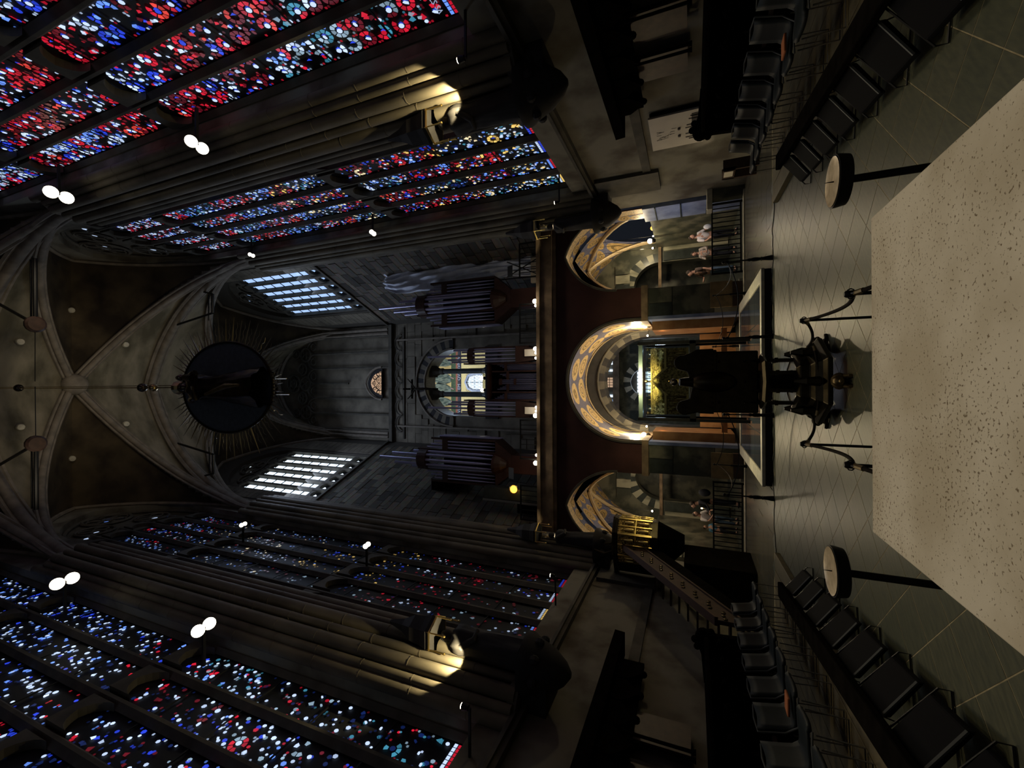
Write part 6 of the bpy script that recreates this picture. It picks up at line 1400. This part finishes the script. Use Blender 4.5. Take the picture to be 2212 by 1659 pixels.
# ------------------------------------------------------------------ people
def skin_body(name, verts, edges, mt, parent, root=0, sub=1):
    me = bpy.data.meshes.new(name); off = Vector(parent.location)
    me.from_pydata([Vector(v[:3]) for v in verts], edges, []); me.materials.append(M[mt]); o = bpy.data.objects.new(name, me); COL.objects.link(o); o.parent = parent
    bm = bmesh.new(); bm.from_mesh(me); ly = bm.verts.layers.skin.verify(); bm.verts.ensure_lookup_table()
    for i, v in enumerate(verts): bm.verts[i][ly].radius = (v[3], v[4] if len(v) > 4 else v[3]); bm.verts[i][ly].use_root = (i == root)
    bm.to_mesh(me); bm.free()
    md = o.modifiers.new('k', 'SKIN'); md.use_smooth_shade = True; s2 = o.modifiers.new('u', 'SUBSURF'); s2.levels = s2.render_levels = sub
    return o
def person(lab, x, y, rz, h=1.72, shirt='shirt_pale', legs='denim', arms=((.0, .0), (.0, .0)), lean=0.0, hairmt='hair', extra=None, sleeve='short'):
    """arms: for left/right (forward reach, bend) in metres; facing -y before rotation"""
    t = thing('person', lab, 'person', (x, y, 0)); k = h / 1.72; t.rotation_euler = (0, 0, rz); t.scale = (k, k, k)
    def lean_(z): return -lean * max(0, z - .9)
    J = {'pel': (0, 0, .95), 'wst': (0, lean_(1.1), 1.10), 'chs': (0, lean_(1.3), 1.30), 'nek': (0, lean_(1.48) - .0, 1.47), 'hd1': (0, lean_(1.58) - .01, 1.56), 'hd2': (0, lean_(1.66) - .02, 1.66)}
    V_ = [(*J['pel'], .15, .11), (*J['wst'], .13, .10), (*J['chs'], .16, .11), (*J['nek'], .055, .055), (*J['hd1'], .075, .085), (*J['hd2'], .078, .092)]; E_ = [(0, 1), (1, 2), (2, 3), (3, 4), (4, 5)]
    hands = []
    for e, (fw, up) in zip((-1, 1), arms):
        ly_ = lean_(1.38); n0 = len(V_); el = (e * .26, ly_ - fw * .35, 1.12); wr = (e * (.27 - .12 * (fw > .2)), ly_ - .03 - fw, .90 + up)
        V_ += [(e * .17, ly_, 1.40, .06), (*el, .042), (*wr, .03)]; E_ += [(2, n0), (n0, n0 + 1), (n0 + 1, n0 + 2)]
        dv = (Vector(wr) - Vector(el)).normalized(); pm = Vector(wr) + dv * .06; V_.append((*pm, .035, .018)); E_.append((n0 + 2, n0 + 3))
        for q in range(4): V_.append((*(pm + dv * (.07 + .012 * (q in (1, 2))) + Vector(((q - 1.5) * .018, 0, 0))), .009)); E_.append((n0 + 3, len(V_) - 1))
        V_.append((*(pm + dv * .01 + Vector((-e * .045, -.02, 0))), .010)); E_.append((n0 + 3, len(V_) - 1)); hands.append((Vector((e * .17, ly_, 1.40)), Vector(el), Vector(wr)))
    lg = []
    for e in (-1, 1):
        n0 = len(V_); V_ += [(e * .09, 0, .86, .085), (e * .10, -.01, .48, .055), (e * .10, .02, .10, .037), (e * .10, -.12, .04, .035, .025)]; E_ += [(0, n0), (n0, n0 + 1), (n0 + 1, n0 + 2), (n0 + 2, n0 + 3)]
    skin_body('body', V_, E_, 'skin', t)
    sv = [(*J['pel'], .165, .125), (*J['wst'], .15, .12), (*J['chs'], .18, .13), (0, J['nek'][1], 1.43, .09, .08)]; se = [(0, 1), (1, 2), (2, 3)]
    for (a, b, c) in hands: n0 = len(sv); end = b if sleeve == 'short' else c; sv += [(*a, .08), (*(a.lerp(b, .9)), .06)]; se += [(2, n0), (n0, n0 + 1)]; 
    if sleeve == 'long':
        for i, (a, b, c) in enumerate(hands): sv.append((*c, .042)); se.append((5 + 2 * i, len(sv) - 1))
    skin_body('shirt', sv, se, shirt, t)
    tv = [(0, 0, .97, .155, .12), (0, 0, .88, .15, .12)]; te = [(0, 1)]
    for e in (-1, 1): n0 = len(tv); tv += [(e * .09, 0, .80, .10), (e * .10, -.01, .48, .075), (e * .10, .02, .10, .058)]; te += [(1, n0), (n0, n0 + 1), (n0 + 1, n0 + 2)]
    skin_body('trousers', tv, te, legs, t)
    for e in (-1, 1): m = MB(); m.ball((e * .10, -.06, .035), .06, 10, 6, (.8, 1.9, .6)); piece(m, 'shoe', 'cloth_dark', t)
    hx = J['hd2']; m = MB(); m.ball((0, hx[1] + .02, 1.665), .108, 14, 9, (.92, 1.0, 1.05)); o = piece(m, 'hair', hairmt, t)
    o.data.polygons.foreach_set('use_smooth', [True] * len(o.data.polygons))
    m = MB(); m.ball((0, hx[1] - .045, 1.625), .083, 12, 9, (.92, .95, 1.22)); m.tube([(0, hx[1] - .12, 1.66), (0, hx[1] - .145, 1.625), (0, hx[1] - .12, 1.615)], [.008, .014, .008], 6); fo = piece(m, 'face', 'skin', t)
    fo.data.polygons.foreach_set('use_smooth', [True] * len(fo.data.polygons))
    for e in (-1, 1): m = MB(); m.ball((e * .03, hx[1] - .118, 1.65), .011, 7, 5); piece(m, 'eye', 'ink', fo); m = MB(); m.ball((e * .085, hx[1] - .02, 1.63), .022, 7, 5, (.4, .8, 1.2)); piece(m, 'ear', 'skin', fo)
    m = MB(); m.box(-.022, .022, hx[1] - .125, hx[1] - .115, 1.577, 1.583); piece(m, 'mouth', 'ink', fo)
    return t
person('person in a pale printed shirt and dark trousers holding a white bag at the railing', 5.72, 18.6, .3, 1.70, 'shirt_pale', 'cloth_dark', ((.18, .12), (.22, .18)))
m = MB(); m.ball((5.98, 18.32, 1.06), .13, 10, 7, (.8, .6, 1.25)); tag(m.build('white_bag', 'bag_white', None, smooth=60), 'white bag held by the person in the pale printed shirt', 'bag')
person('person in a checked shirt with folded hands, middle one behind the railing', 5.25, 19.3, -.5, 1.62, 'shirt_check', 'cloth_dark', ((.28, .28), (.28, .25)), 0, 'hair', None, 'long')
person('person in dark clothes with bare pale arms turned towards the marble pier', 4.42, 19.0, -1.2, 1.80, 'cloth_brown', 'denim', ((.3, .25), (.1, .0)))
person('person half hidden by the marble pier at the pulpit-side arch', -3.95, 20.9, .4, 1.80, 'cloth_brown', 'cloth_dark', ((.0, .0), (.0, .0)))
person('person in black with a dark rucksack bending over the candle at the pulpit-side railing', -4.72, 18.5, -1.0, 1.72, 'cloth_dark', 'cloth_dark', ((.3, .15), (.3, .15)), .25, 'hair', None, 'long')
m = MB(); m.ball((-4.45, 18.62, 1.22), .17, 12, 8, (.9, .8, 1.3)); tag(m.build('rucksack', 'cloth_dark', None, smooth=60), 'dark rucksack on the back of the person bending over the candle', 'rucksack')
person('person in a light shirt leaning towards the candle at the pulpit-side railing', -5.55, 18.9, .9, 1.62, 'shirt_pale', 'denim', ((.25, .1), (.25, .1)), .3)
person('child in a blue top standing against the marble beside the pulpit', -6.0, 19.2, .8, 1.25, 'cap_blue', 'cloth_dark', ((.0, .0), (.1, .0)), 0)
